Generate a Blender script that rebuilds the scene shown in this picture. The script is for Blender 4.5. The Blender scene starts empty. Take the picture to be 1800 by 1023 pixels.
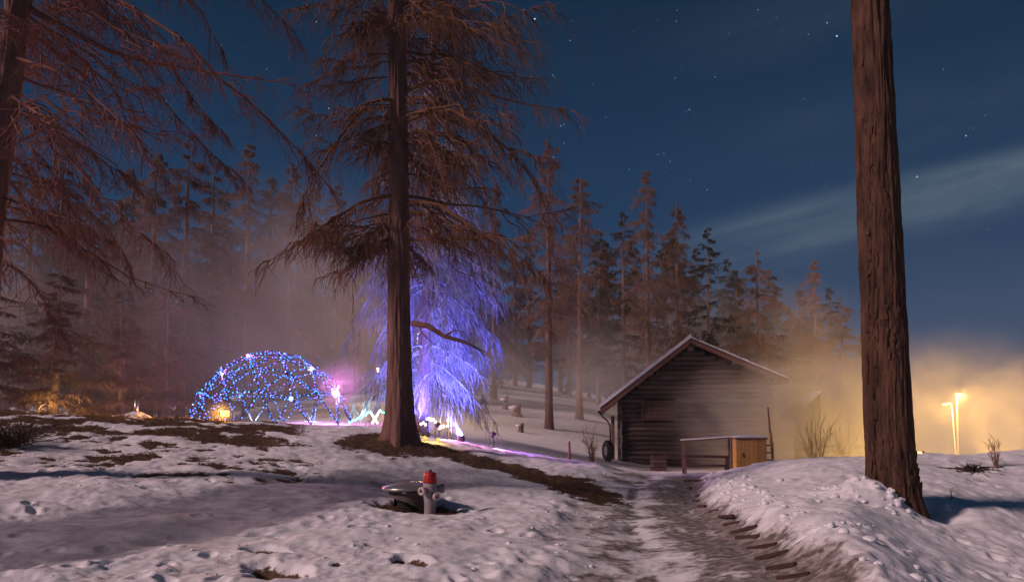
import bpy, bmesh, math, random
import numpy as np
from mathutils import Vector, Matrix
R_ = math.radians
SC = bpy.context.scene
COL = SC.collection

# ------------------------------------------------------------------ camera, sky, moon, exposure
EYE, PITCH, FPX, PY0 = 1.6, R_(3.0), 1285.0, 667.6
cam = bpy.data.cameras.new('camera')
cam_o = bpy.data.objects.new('camera', cam); COL.objects.link(cam_o)
cam_o.location = (0, 0, EYE)
cam_o.rotation_euler = (R_(90) + PITCH, 0, 0)
cam.sensor_width = 36.0
cam.lens = 36.0 * FPX / 1800.0
cam.shift_y = (PY0 - 511.5) / 1800.0
cam.clip_start = 0.05; cam.clip_end = 6000
SC.camera = cam_o

W = bpy.data.worlds.new('World'); SC.world = W; W.use_nodes = True
def node(nt, t, **kw):
    n = nt.nodes.new(t)
    for k, v in kw.items():
        if k.startswith('i_'):
            key = k[2:]
            key = int(key) if key.isdigit() else key
            n.inputs[key].default_value = v
        else: setattr(n, k, v)
    return n
def build_world():
    nt = W.node_tree; nt.nodes.clear(); L = nt.links.new
    out = node(nt, 'ShaderNodeOutputWorld'); bg = node(nt, 'ShaderNodeBackground')
    L(bg.outputs[0], out.inputs[0])
    tc = node(nt, 'ShaderNodeTexCoord'); sep = node(nt, 'ShaderNodeSeparateXYZ'); L(tc.outputs['Generated'], sep.inputs[0])
    ramp = node(nt, 'ShaderNodeValToRGB'); L(sep.outputs[2], ramp.inputs[0])
    cr = ramp.color_ramp
    cr.elements[0].position = 0.0; cr.elements[0].color = (0.035, 0.070, 0.130, 1)
    cr.elements[1].position = 1.0; cr.elements[1].color = (0.0008, 0.0120, 0.030, 1)
    for p, c in ((0.10, (0.018, 0.062, 0.135, 1)), (0.25, (0.0022, 0.036, 0.097, 1)), (0.48, (0.0004, 0.0205, 0.053, 1))):
        e = cr.elements.new(p); e.color = c
    # thin cloud streaks: long stretched noise on the sky, gathered into tilted bands
    m = lambda op, a, b=None, c=None: _m(nt, op, a, b, c)
    ny = m('MAXIMUM', sep.outputs[1], 0.05)
    u = m('DIVIDE', sep.outputs[0], ny); v = m('DIVIDE', sep.outputs[2], ny)
    t = m('MULTIPLY_ADD', u, -0.245, v)                       # height above a tilted line
    comb = node(nt, 'ShaderNodeCombineXYZ'); L(m('MULTIPLY', u, 2.2), comb.inputs[0]); L(m('MULTIPLY', t, 14.0), comb.inputs[1])
    nz = node(nt, 'ShaderNodeTexNoise', i_Scale=1.0, i_Detail=6.0, i_Roughness=0.58, i_Distortion=0.8); L(comb.outputs[0], nz.inputs['Vector'])
    tw = m('MULTIPLY_ADD', m('SUBTRACT', nz.outputs[0], 0.5), 0.05, t)
    def band(c, w, a):
        q = m('DIVIDE', m('SUBTRACT', tw, c), w)
        return m('MULTIPLY', m('POWER', 2.718, m('MULTIPLY', m('MULTIPLY', q, q), -1.0)), a)
    b = m('ADD', m('ADD', band(0.185, 0.021, 0.75), band(0.142, 0.026, 0.62)), m('ADD', band(0.30, 0.06, 0.10), band(0.47, 0.05, 0.13)))
    fade = m('SMOOTHSTEP', u, None, None) if False else m('MULTIPLY', m('MINIMUM', m('MAXIMUM', m('MULTIPLY_ADD', u, 4.0, -0.55), 0.12), 1.0), 1.0)
    nn = m('MINIMUM', m('MAXIMUM', m('MULTIPLY_ADD', nz.outputs[0], 2.6, -0.65), 0.0), 1.25)
    fac = m('MULTIPLY', m('MULTIPLY', b, fade), nn)
    mix = node(nt, 'ShaderNodeMixRGB'); mix.inputs[2].default_value = (0.105, 0.155, 0.20, 1)
    L(fac, mix.inputs[0]); L(ramp.outputs[0], mix.inputs[1])
    # faint sensor-like mottling of the night sky
    L(mix.outputs[0], bg.inputs[0]); bg.inputs[1].default_value = 1.0
def _m(nt, op, a, b=None, c=None):
    n = nt.nodes.new('ShaderNodeMath'); n.operation = op
    for i, x in enumerate((a, b, c)):
        if x is None: continue
        if isinstance(x, (int, float)): n.inputs[i].default_value = x
        else: nt.links.new(x, n.inputs[i])
    return n.outputs[0]
build_world()

SUN_EL, SUN_D = R_(31), Vector((0.92, 0.40, 0)).normalized()
sun = bpy.data.lights.new('moon', 'SUN'); sun.energy = 2.75; sun.angle = R_(7.0); sun.color = (1.0, 0.70, 0.69)
sun_o = bpy.data.objects.new('moon', sun); COL.objects.link(sun_o)
sun_o.rotation_euler = Vector((SUN_D.x*math.cos(SUN_EL), SUN_D.y*math.cos(SUN_EL), -math.sin(SUN_EL))).to_track_quat('-Z', 'Y').to_euler()
SC.view_settings.view_transform = 'Standard'; SC.view_settings.look = 'None'
SC.view_settings.exposure = 0.0; SC.view_settings.gamma = 1.0; SC.view_settings.use_curve_mapping = False
SC.cycles.volume_step_rate = 1.0; SC.cycles.volume_max_steps = 64
SC.cycles.volume_bounces = 1; SC.cycles.max_bounces = 5; SC.cycles.diffuse_bounces = 2; SC.cycles.glossy_bounces = 2
SC.cycles.sample_clamp_indirect = 2.0; SC.cycles.use_denoising = True
SC.cycles.caustics_reflective = False; SC.cycles.caustics_refractive = False

# ------------------------------------------------------------------ helpers
def pt(px, py, d):
    """world point seen at a place in the photograph, d metres in front of the camera"""
    a, c = (px - 900) / FPX, (PY0 - py) / FPX
    v = (a, math.cos(PITCH) - c*math.sin(PITCH), math.sin(PITCH) + c*math.cos(PITCH))
    s = d / v[1]
    return Vector((v[0]*s, d, EYE + v[2]*s))
def ux(px): return (px - 900) / FPX
def tag(o, label=None, cat=None, group=None, kind=None):
    if label: o['label'] = label
    if cat: o['category'] = cat
    if group: o['group'] = group
    if kind: o['kind'] = kind
    return o
def empty(name, loc=(0, 0, 0), rz=0.0, **kw):
    o = bpy.data.objects.new(name, None); COL.objects.link(o)
    o.location = loc; o.rotation_euler = (0, 0, rz); o.empty_display_size = 0.2
    return tag(o, **kw)
def link(name, me, mat=None, parent=None, loc=None, rot=None):
    if mat is not None and not me.materials: me.materials.append(mat)
    o = bpy.data.objects.new(name, me); COL.objects.link(o)
    if parent: o.parent = parent
    if loc is not None: o.location = loc
    if rot is not None: o.rotation_euler = rot
    return o
def np_mesh(name, V, F4=None, F3=None, smooth=True):
    me = bpy.data.meshes.new(name)
    V = np.asarray(V, np.float32).reshape(-1, 3)
    idx, tot = [], []
    if F4 is not None and len(F4): F4 = np.asarray(F4, np.int32); idx.append(F4.ravel()); tot.append(np.full(len(F4), 4, np.int32))
    if F3 is not None and len(F3): F3 = np.asarray(F3, np.int32); idx.append(F3.ravel()); tot.append(np.full(len(F3), 3, np.int32))
    idx = np.concatenate(idx); tot = np.concatenate(tot)
    me.vertices.add(len(V)); me.vertices.foreach_set('co', V.ravel())
    me.loops.add(len(idx)); me.loops.foreach_set('vertex_index', idx)
    me.polygons.add(len(tot)); st = np.zeros(len(tot), np.int32); st[1:] = np.cumsum(tot)[:-1]
    me.polygons.foreach_set('loop_start', st); me.polygons.foreach_set('loop_total', tot)
    if smooth: me.polygons.foreach_set('use_smooth', np.ones(len(tot), bool))
    me.update(calc_edges=True); me.validate()
    return me
class MB:
    """bmesh collector"""
    def __init__(s): s.bm = bmesh.new()
    def box(s, c, size, rot=None, bev=0.0):
        M = Matrix.Translation(c) @ (rot.to_4x4() if rot is not None else Matrix()) @ Matrix.Diagonal((*size, 1))
        r = bmesh.ops.create_cube(s.bm, size=1.0, matrix=M)
        if bev > 0:
            es = list({e for v in r['verts'] for e in v.link_edges})
            bmesh.ops.bevel(s.bm, geom=es, offset=bev, segments=1, affect='EDGES')
        return s
    def bar(s, a, b, w, h=None, bev=0.0):
        a, b = Vector(a), Vector(b); d = b - a
        q = d.to_track_quat('Z', 'Y').to_matrix()
        return s.box((a + b)/2, (w, h or w, d.length), q, bev)
    def tube(s, pts, r, n=8, cap=True):
        pts = [Vector(p) for p in pts]; rs = r if isinstance(r, (list, tuple)) else [r]*len(pts)
        rings = []; up = Vector((0.31, 0.17, 0.93))
        for i, p in enumerate(pts):
            t = (pts[min(i+1, len(pts)-1)] - pts[max(i-1, 0)]).normalized()
            N = t.cross(up if abs(t.dot(up)) < 0.95 else Vector((1, 0, 0))).normalized(); B = t.cross(N)
            rings.append([s.bm.verts.new(p + rs[i]*(math.cos(2*math.pi*k/n)*N + math.sin(2*math.pi*k/n)*B)) for k in range(n)])
        for a, b in zip(rings, rings[1:]):
            for k in range(n): f = s.bm.faces.new((a[k], a[(k+1) % n], b[(k+1) % n], b[k])); f.smooth = True
        if cap: s.bm.faces.new(rings[0][::-1]); s.bm.faces.new(rings[-1])
        return s
    def lathe(s, prof, n=24, M=Matrix(), smooth=True):
        rings = []
        for r, z in prof:
            rings.append([s.bm.verts.new(M @ Vector((max(r, 1e-4)*math.cos(2*math.pi*k/n), max(r, 1e-4)*math.sin(2*math.pi*k/n), z))) for k in range(n)])
        for a, b in zip(rings, rings[1:]):
            for k in range(n): f = s.bm.faces.new((a[k], a[(k+1) % n], b[(k+1) % n], b[k])); f.smooth = smooth
        s.bm.faces.new(rings[0][::-1]); s.bm.faces.new(rings[-1])
        return s
    def mesh(s, name):
        me = bpy.data.meshes.new(name); bmesh.ops.recalc_face_normals(s.bm, faces=s.bm.faces); s.bm.to_mesh(me); s.bm.free(); return me
    def build(s, name, mat, parent=None, loc=None, rot=None): return link(name, s.mesh(name), mat, parent, loc, rot)

# numpy gradient noise
_rng = np.random.RandomState(7)
_perm = np.concatenate([_rng.permutation(256)]*3)
_ga = _rng.rand(256)*2*np.pi; _gx, _gy = np.cos(_ga), np.sin(_ga)
def perlin(x, y):
    x = np.asarray(x, float); y = np.asarray(y, float)
    xi, yi = np.floor(x).astype(int), np.floor(y).astype(int); xf, yf = x - xi, y - yi
    xi &= 255; yi &= 255
    u, v = xf*xf*xf*(xf*(xf*6-15)+10), yf*yf*yf*(yf*(yf*6-15)+10)
    def g(i, j, fx, fy): h = _perm[_perm[i] + j]; return _gx[h]*fx + _gy[h]*fy
    a = g(xi, yi, xf, yf); b = g((xi+1) & 255, yi, xf-1, yf); c = g(xi, (yi+1) & 255, xf, yf-1); d = g((xi+1) & 255, (yi+1) & 255, xf-1, yf-1)
    return (a + u*(b-a)) + v*((c + u*(d-c)) - (a + u*(b-a)))
def fbm(x, y, o=4, g=0.5):
    s = 0; a = 1.0; f = 1.0
    for i in range(o): s = s + a*perlin(x*f + 17.3*i, y*f - 9.1*i); a *= g; f *= 2.03
    return s
def sstep(a, b, x): t = np.clip((x-a)/(b-a), 0, 1); return t*t*(3-2*t)

# ------------------------------------------------------------------ materials
def mat(name, col, rough=0.8, metal=0.0, spec=0.4, noise=None, bump=None, emit=None, stretch=(1, 1, 1), rand=0.0):
    """noise=(scale, amount, second colour); bump=(scale, strength, distance)"""
    m = bpy.data.materials.new(name); m.use_nodes = True; nt = m.node_tree; L = nt.links.new
    b = nt.nodes['Principled BSDF']
    b.inputs['Base Color'].default_value = (*col, 1); b.inputs['Roughness'].default_value = rough
    b.inputs['Metallic'].default_value = metal; b.inputs['Specular IOR Level'].default_value = spec
    tc = node(nt, 'ShaderNodeTexCoord'); mp = node(nt, 'ShaderNodeMapping'); mp.inputs['Scale'].default_value = stretch
    L(tc.outputs['Object'], mp.inputs[0])
    src = None
    if noise:
        nz = node(nt, 'ShaderNodeTexNoise', i_Scale=noise[0], i_Detail=5.0, i_Roughness=0.6); L(mp.outputs[0], nz.inputs['Vector'])
        r = node(nt, 'ShaderNodeValToRGB'); r.color_ramp.elements[0].position = 0.5 - 0.25/noise[1]; r.color_ramp.elements[1].position = 0.5 + 0.25/noise[1]
        r.color_ramp.elements[0].color = (*col, 1); r.color_ramp.elements[1].color = (*noise[2], 1)
        L(nz.outputs[0], r.inputs[0]); src = r.outputs[0]
    if rand > 0:
        oi = node(nt, 'ShaderNodeObjectInfo'); hv = node(nt, 'ShaderNodeHueSaturation')
        L(_m(nt, 'MULTIPLY_ADD', oi.outputs['Random'], 2*rand, 1.0 - rand), hv.inputs['Value'])
        if src is not None: L(src, hv.inputs['Color'])
        else: hv.inputs['Color'].default_value = (*col, 1)
        src = hv.outputs[0]
    if src is not None: L(src, b.inputs['Base Color'])
    if bump:
        n2 = node(nt, 'ShaderNodeTexNoise', i_Scale=bump[0], i_Detail=6.0, i_Roughness=0.65); L(mp.outputs[0], n2.inputs['Vector'])
        bp = node(nt, 'ShaderNodeBump'); bp.inputs['Strength'].default_value = bump[1]; bp.inputs['Distance'].default_value = bump[2]
        L(n2.outputs[0], bp.inputs['Height']); L(bp.outputs[0], b.inputs['Normal'])
    if emit:
        b.inputs['Emission Color'].default_value = (*emit[0], 1); b.inputs['Emission Strength'].default_value = emit[1]
    return m
def glow(name, col, s):
    m = bpy.data.materials.new(name); m.use_nodes = True; nt = m.node_tree; nt.nodes.clear()
    o = node(nt, 'ShaderNodeOutputMaterial'); e = node(nt, 'ShaderNodeEmission'); e.inputs[0].default_value = (*col, 1); e.inputs[1].default_value = s
    nt.links.new(e.outputs[0], o.inputs[0]); m.cycles.emission_sampling = 'NONE'
    return m
M = {}
M['bark'] = mat('larch_bark', (0.23, 0.118, 0.098), 0.9, noise=(7.0, 1.3, (0.105, 0.056, 0.048)), bump=(16.0, 0.7, 0.03), stretch=(1, 1, 0.22), spec=0.2)
M['bark_dark'] = mat('dark_furrowed_bark', (0.125, 0.062, 0.040), 0.92, noise=(6.0, 1.5, (0.036, 0.020, 0.015)), bump=(14.0, 0.9, 0.04), stretch=(1, 1, 0.3), spec=0.15)
M['bark_far'] = mat('larch_bark_far', (0.23, 0.140, 0.115), 0.9, noise=(5.0, 1.0, (0.15, 0.095, 0.08)), stretch=(1, 1, 0.3), spec=0.1, rand=0.25)
M['twig'] = mat('larch_twig', (0.225, 0.110, 0.062), 0.9, noise=(1.2, 1.0, (0.115, 0.058, 0.038)), spec=0.1)
M['twig_near'] = mat('larch_twig_near', (0.27, 0.120, 0.095), 0.9, noise=(1.2, 1.0, (0.15, 0.068, 0.058)), spec=0.1)
M['twig_pale'] = mat('larch_twig_pale', (0.40, 0.40, 0.44), 0.8, noise=(2.5, 1.3, (0.16, 0.145, 0.15)), spec=0.2)  # pale grey twig colour, broken by darker noise
M['twig_far'] = mat('larch_twig_far', (0.24, 0.145, 0.115), 0.9, noise=(0.5, 1.0, (0.13, 0.08, 0.066)), spec=0.1, rand=0.35)
M['twig_dark'] = mat('conifer_twig_dark', (0.060, 0.050, 0.036), 0.9, noise=(0.5, 1.0, (0.030, 0.030, 0.024)), spec=0.1, rand=0.35)
M['snow'] = None
M['snowcap'] = mat('snow_cap', (0.80, 0.80, 0.82), 0.7, noise=(6, 1.0, (0.72, 0.73, 0.76)), bump=(18, 0.5, 0.03), spec=0.3)
M['log'] = mat('weathered_log', (0.150, 0.100, 0.080), 0.85, noise=(3.0, 1.3, (0.062, 0.046, 0.041)), bump=(10, 0.6, 0.02), stretch=(0.35, 1, 3.0), spec=0.2, rand=0.5)
M['board'] = mat('weathered_board', (0.170, 0.095, 0.070), 0.8, noise=(3.0, 1.0, (0.095, 0.058, 0.046)), bump=(12, 0.5, 0.01), stretch=(3, 3, 0.5), spec=0.2, rand=0.3)
M['redwood'] = mat('red_brown_board', (0.23, 0.095, 0.065), 0.7, noise=(4.0, 1.0, (0.14, 0.060, 0.045)), bump=(12, 0.4, 0.01), stretch=(3, 3, 0.5), spec=0.3)  # red-brown base with darker brown noise
M['pine'] = mat('pale_pine_board', (0.66, 0.38, 0.10), 0.65, noise=(4.0, 1.0, (0.50, 0.27, 0.07)), bump=(12, 0.3, 0.01), stretch=(4, 4, 0.5), spec=0.3, rand=0.15)
M['slate'] = mat('roof_slate', (0.09, 0.075, 0.07), 0.8, noise=(2, 1.0, (0.06, 0.05, 0.05)), bump=(9, 0.6, 0.02))
M['dark'] = mat('shade_black', (0.006, 0.005, 0.005), 0.9, bump=(9, 0.5, 0.02))  # near-black colour standing in for shade in hollows and gaps
M['rubber'] = mat('black_rubber', (0.018, 0.018, 0.020), 0.6, bump=(20, 0.3, 0.01))
M['zinc'] = mat('galvanised_metal', (0.42, 0.42, 0.43), 0.38, 0.9, noise=(6, 1.0, (0.32, 0.32, 0.33)), bump=(14, 0.15, 0.01))
M['post'] = mat('pale_lamp_post', (0.42, 0.40, 0.36), 0.5, 0.2)
M['iron'] = mat('dark_iron', (0.05, 0.048, 0.05), 0.5, 0.6)
M['hyd'] = mat('grey_hydrant_paint', (0.33, 0.29, 0.30), 0.5, 0.0, noise=(9, 1.0, (0.25, 0.21, 0.22)), bump=(25, 0.25, 0.01))
M['hydcap'] = mat('pale_hydrant_cap_paint', (0.52, 0.40, 0.41), 0.5, 0.0, noise=(12, 1.0, (0.42, 0.31, 0.32)), bump=(25, 0.2, 0.01))
M['red'] = mat('red_hydrant_paint', (0.42, 0.012, 0.022), 0.45, 0.0, noise=(9, 1.0, (0.30, 0.010, 0.016)), bump=(25, 0.2, 0.01))
M['lid'] = mat('brushed_lid_metal', (0.42, 0.40, 0.37), 0.34, 0.7, noise=(5, 1.0, (0.30, 0.28, 0.26)), bump=(8, 0.1, 0.01))
M['concrete'] = mat('stained_concrete', (0.135, 0.108, 0.10), 0.85, noise=(6, 1.0, (0.08, 0.064, 0.06)), bump=(20, 0.5, 0.02))
M['slat'] = mat('wet_wood_slat', (0.060, 0.026, 0.018), 0.55, noise=(5, 1.0, (0.030, 0.015, 0.012)), bump=(14, 0.5, 0.02), stretch=(0.5, 3, 3), spec=0.4)
M['drygrass'] = mat('dry_grass', (0.14, 0.085, 0.040), 0.9, noise=(2.0, 1.0, (0.085, 0.048, 0.025)), spec=0.1)

# ------------------------------------------------------------------ terrain
T_D = [2, 5, 7, 9, 11, 13, 15, 17, 20, 22]
T_PX = [-900, -300, 0, 300, 500, 700, 800, 900, 1050, 1130, 1225, 1330, 1420, 1500, 1600, 1700, 1800, 2200, 3200]
T_PY = {  # photograph rows of the ground at 7..22 m
 -900: [1000, 905, 835, 785, 748, 728, 705, 698], -300: [1012, 922, 852, 803, 765, 743, 716, 706],
 0: [1023, 938, 875, 830, 795, 768, 731, 719], 300: [1023, 945, 890, 848, 812, 784, 744, 729], 500: [1023, 948, 898, 860, 828, 800, 760, 741],
 700: [1023, 952, 910, 877, 850, 824, 776, 757], 800: [1023, 955, 914, 882, 858, 836, 797, 780], 900: [1023, 955, 918, 886, 862, 843, 812, 796],
 1050: [1023, 958, 922, 892, 870, 852, 826, 816], 1130: [1023, 960, 925, 896, 874, 857, 834, 825], 1225: [1023, 962, 926, 898, 878, 862, 845, 838],
 1330: [1010, 938, 893, 862, 838, 821, 815, 816], 1420: [985, 912, 872, 838, 815, 805, 806, 815], 1500: [975, 905, 862, 828, 807, 802, 808, 820],
 1600: [1010, 945, 890, 845, 815, 801, 806, 820], 1700: [1040, 968, 905, 855, 820, 799, 803, 818], 1800: [1060, 988, 925, 868, 825, 797, 788, 800],
 2200: [1080, 1000, 935, 875, 825, 797, 785, 790], 3200: [1080, 1000, 935, 875, 825, 797, 785, 790]}
F_D = [26, 30, 36, 42, 50, 60, 80, 120, 300, 1500]
F_Z = [(-900, [1.6, 1.3, 1.1, 1.1, 1.2, 1.4, 2.0, 3.0, 6, 12]), (300, [1.25, 1.1, 1.0, 1.0, 1.1, 1.3, 2.0, 3.0, 6, 12]),
 (420, [1.40, 1.38, 1.4, 1.7, 2.5, 3.4, 4.5, 6.0, 9, 14]), (560, [1.40, 1.42, 1.6, 2.1, 3.2, 4.4, 5.8, 8.0, 12, 18]), (700, [1.15, 1.25, 1.6, 2.2, 3.4, 4.6, 6.0, 8.0, 12, 18]),
 (800, [0.80, 0.95, 1.3, 1.8, 3.0, 4.4, 5.8, 8.0, 12, 18]), (900, [0.50, 0.60, 1.0, 1.5, 2.5, 4.0, 5.4, 8.0, 12, 18]),
 (1050, [-.10, -.20, 0.2, 0.8, 1.7, 2.7, 3.6, 5.5, 9, 14]), (1130, [-.35, -.45, -.4, 0.0, 0.6, 1.2, 2.0, 3.0, 6, 10]),
 (1330, [-.40, -.55, -.7, -.8, -.5, 0.0, 0.6, 1.0, 2, 2]), (1500, [-.25, -.60, -.9, -1.2, -1.5, -1.8, -2.2, -3.5, -12, -80]),
 (1700, [-.25, -.60, -.9, -1.2, -1.7, -2.3, -3.3, -5.5, -16, -90]), (3200, [0.1, -.30, -.8, -1.2, -1.7, -2.3, -3.3, -5.5, -16, -90])]
def _table():
    us = np.array([ux(p) for p in T_PX]); D = np.array(T_D + F_D, float)
    Z = np.zeros((len(us), len(D)))
    for i, p in enumerate(T_PX):
        zz = [pt(p, py, d).z for py, d in zip(T_PY[p], T_D[2:])]
        Z[i, :len(T_D)] = [zz[0]*0.5, zz[0]*0.9] + zz
        for k in range(len(F_D)): Z[i, len(T_D)+k] = np.interp(p, [f[0] for f in F_Z], [f[1][k] for f in F_Z])
    U = np.linspace(us[0], us[-1], 420); LD = np.linspace(math.log(2), math.log(1500), 520)
    A = np.array([np.interp(U, us, Z[:, k]) for k in range(len(D))]).T
    B = np.array([np.interp(LD, np.log(D), A[i]) for i in range(len(U))])
    ker = np.array([1, 2, 3, 4, 3, 2, 1.0]); ker /= ker.sum()
    for _ in range(3):
        P = np.pad(B, ((3, 3), (3, 3)), mode='edge')
        P = sum(ker[k]*P[k:k+B.shape[0], :] for k in range(7)); B = sum(ker[k]*P[:, k:k+B.shape[1]] for k in range(7))
    return U, LD, B
_U, _LD, _B = _table()
def base_z(x, y):
    x = np.asarray(x, float); y = np.asarray(y, float)
    d = np.maximum(y, 2.0); u = x/np.maximum(y, 4.0)
    a = np.clip((u - _U[0])/(_U[1]-_U[0]), 0, len(_U)-1.001); b = np.clip((np.log(d) - _LD[0])/(_LD[1]-_LD[0]), 0, len(_LD)-1.001)
    i, j = a.astype(int), b.astype(int); fa, fb = a-i, b-j
    return (_B[i, j]*(1-fa) + _B[i+1, j]*fa)*(1-fb) + (_B[i, j+1]*(1-fa) + _B[i+1, j+1]*fa)*fb
def seg_dist(x, y, pts):
    best = np.full(np.shape(x), 1e9); s = np.zeros(np.shape(x)); side = np.zeros(np.shape(x))
    for k in range(len(pts)-1):
        ax, ay = pts[k]; bx, by = pts[k+1]; dx, dy = bx-ax, by-ay; l2 = dx*dx+dy*dy
        t = np.clip(((x-ax)*dx+(y-ay)*dy)/l2, 0, 1); q = np.hypot(x-ax-t*dx, y-ay-t*dy)
        sg = np.sign((x-ax)*dy-(y-ay)*dx)
        m = q < best; best = np.where(m, q, best); s = np.where(m, k+t, s); side = np.where(m, sg, side)
    return best, s, side*best          # signed: + to the right of the line
def gxy(px, d): return (ux(px)*d*0.9995, d)
TRACK = [gxy(1330, 2.5), gxy(1290, 5), gxy(1262, 7.1), gxy(1215, 9.0), gxy(1185, 11), gxy(1170, 13), gxy(1160, 15), gxy(1160, 17), gxy(1170, 20), gxy(1185, 24), gxy(1200, 28)]
TRAIL = [gxy(-500, 7.2), gxy(-150, 7.9), gxy(100, 8.9), gxy(330, 10.5), gxy(520, 12.8), gxy(680, 15.2), gxy(830, 16.6), gxy(1000, 17.8), gxy(1130, 18.5)]
HYD = gxy(757, 12.0); SHAFT = gxy(722, 12.5)
HOLES = [(gxy(470, 8.65), 0.55, 0.16), (gxy(490, 7.45), 0.75, 0.20), (gxy(722, 7.85), 0.42, 0.13), (gxy(300, 7.5), 0.12, .07), (gxy(690, 8.35), 0.14, 0.07), (gxy(595, 7.75), 0.13, 0.06)]
RTREE = (5.62, 10.9); MTREE = (ux(706)*20, 20.0)
SHALLOW = [gxy(695, 20.6), gxy(790, 19.6), gxy(900, 18.9), gxy(990, 17.6), gxy(1035, 16.4), gxy(1020, 15.2)]   # bare earth below the great larch
_fr = np.random.RandomState(5)
FOOT = []
for _k in range(95):
    p = _fr.uniform(-150, 1080); d = 6.2 + _fr.rand()**1.3*9
    FOOT.append((*gxy(p, d), _fr.uniform(0.10, 0.19), _fr.uniform(0.06, 0.10), _fr.uniform(0, 3.14), _fr.uniform(0.03, 0.075)))
for _k in range(60):
    p = _fr.uniform(1330, 2000); d = 6.5 + _fr.rand()*9
    FOOT.append((*gxy(p, d), _fr.uniform(0.10, 0.2), _fr.uniform(0.06, 0.11), _fr.uniform(0, 3.14), _fr.uniform(0.02, 0.06)))
def ground_full(x, y):
    x = np.asarray(x, float); y = np.asarray(y, float)
    z = base_z(x, y)
    near = 1 - sstep(24, 34, y)
    qt, st, sg = seg_dist(x, y, TRACK); ql, sl, lg = seg_dist(x, y, TRAIL)
    wob = 0.28*fbm(x*0.9, y*0.9, 3)
    qa = np.where(sg > 0, qt, qt*0.58)
    track = (1 - sstep(0.80, 1.15, qa + wob)) * (1 - sstep(23, 27, y))
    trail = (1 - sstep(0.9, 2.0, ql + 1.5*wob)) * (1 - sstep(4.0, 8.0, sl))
    smooth = np.clip(np.maximum(track, 0.85*trail), 0, 1)
    rough = near*(1 - 0.85*smooth)
    bank = np.exp(-((sg - 1.35)/0.55)**2)*(1 - sstep(17, 20, y))                    # thrown-up snow along the right edge of the track
    z = z + 0.10*near*fbm(x*0.5, y*0.5, 3) + 0.045*rough*fbm(x*1.7+5, y*1.7, 4, 0.55)
    z = z + rough*(0.028 + 0.028*bank)*np.maximum(fbm(x*3.6, y*3.6+31, 3, 0.55), -0.30)*(0.35+1.3*sstep(-0.25, 0.35, fbm(x*0.6+40, y*0.6, 2))) + rough*(0.014-0.008*bank)*fbm(x*9, y*9, 3, 0.6)*(0.3+1.4*sstep(-0.2, 0.4, fbm(x*0.7-20, y*0.7, 2)))
    z = z + 0.11*bank*near
    z = z - 0.10*track*near - 0.06*trail*near
    z = z + track*near*(0.022*fbm(x*2.4, y*1.2, 3) - 0.055*np.exp(-((sg-0.62)/0.22)**2) - 0.040*np.exp(-((sg+0.62)/0.25)**2))
    z = z + trail*near*0.03*fbm(x*1.0 + y*0.6, y*2.6, 3)
    earth = np.zeros_like(z)
    # crest on the left: snow thinned to bare ground
    pxx = x/np.maximum(y, 1)*FPX + 900
    n1 = fbm(x*0.55+3, y*0.95, 4, 0.6); n2 = fbm(x*1.6, y*2.4+7, 3, 0.6)
    crest = sstep(16.6, 19.5, y)*(1-sstep(24, 26, y))*(1-sstep(430, 640, pxx))
    earth = np.maximum(earth, crest*sstep(-0.45, -0.08, n1 + 0.45*n2))
    slope = sstep(11.5, 14.5, y)*(1-sstep(18, 20, y))*(1-sstep(420, 700, pxx))
    earth = np.maximum(earth, slope*sstep(0.08, 0.27, n1*0.7 + 0.75*n2)*0.95)
    leftedge = (1-sstep(20, 75, pxx))*sstep(14.4, 15.2, y)*(1-sstep(16.8, 17.6, y))
    earth = np.maximum(earth, leftedge*sstep(-0.3, 0.1, n2))
    # apron of earth, roots and needles round the great larch
    qs, ss, _ = seg_dist(x, y, SHALLOW)
    earth = np.maximum(earth, (1-sstep(0.55, 1.05, qs + 0.45*n1 + 0.35*n2))*0.98)
    qm = np.hypot(x-MTREE[0], y-MTREE[1]); earth = np.maximum(earth, (1-sstep(1.0, 2.0, qm + 0.6*n1)))
    band = np.exp(-((y - 17.6 - 0.3*(x+6))/0.8)**2)*sstep(380, 470, pxx)*(1-sstep(680, 760, pxx))
    earth = np.maximum(earth, band*sstep(0.05, 0.30, n1 + 0.8*n2))
    z = z - 0.05*earth*near + 0.05*earth*near*n2
    z = z + 0.55*np.exp(-(qm/0.95)**2)*0.35
    qv = np.hypot((x-ux(246)*23.4)/1.0, (y-23.4)/0.8); z = z + 0.26*np.exp(-(qv/0.55)**2); earth = earth*(1-np.exp(-(qv/0.7)**2))
    # pit round the hydrant and shaft
    qh = np.hypot((x-SHAFT[0]-0.05)/1.15, y-SHAFT[1]+0.05); pit = 1-sstep(0.50, 0.74, qh+0.10*n2); z = z - 0.14*pit; earth = np.maximum(earth, pit*0.9)
    qh = np.hypot((x-HYD[0]-0.15)/1.4, y-HYD[1]); pit = 1-sstep(0.13, 0.30, qh+0.06*n2); z = z - 0.03*pit; earth = np.maximum(earth, pit)
    for (c, r, dp) in HOLES:
        q = np.hypot((x-c[0])/1.0, (y-c[1]) + 0.5*(x-c[0]))/r*1.5 + 0.35*n2; h = 1-sstep(0.55, 0.95, q); z = z - dp*h; earth = np.maximum(earth, h)
    for (fx, fy, a, b, an, dp) in FOOT:
        m = (np.abs(x-fx) < 0.5) & (np.abs(y-fy) < 0.5)
        if not m.any(): continue
        dx, dy = x[m]-fx, y[m]-fy; c_, s_ = math.cos(an), math.sin(an)
        q = np.hypot((dx*c_+dy*s_)/a, (-dx*s_+dy*c_)/b)
        z[m] += (1-0.8*smooth[m])*(-dp*(1-sstep(0.55, 1.1, q)) + 0.35*dp*np.exp(-((q-1.35)/0.3)**2))
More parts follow.
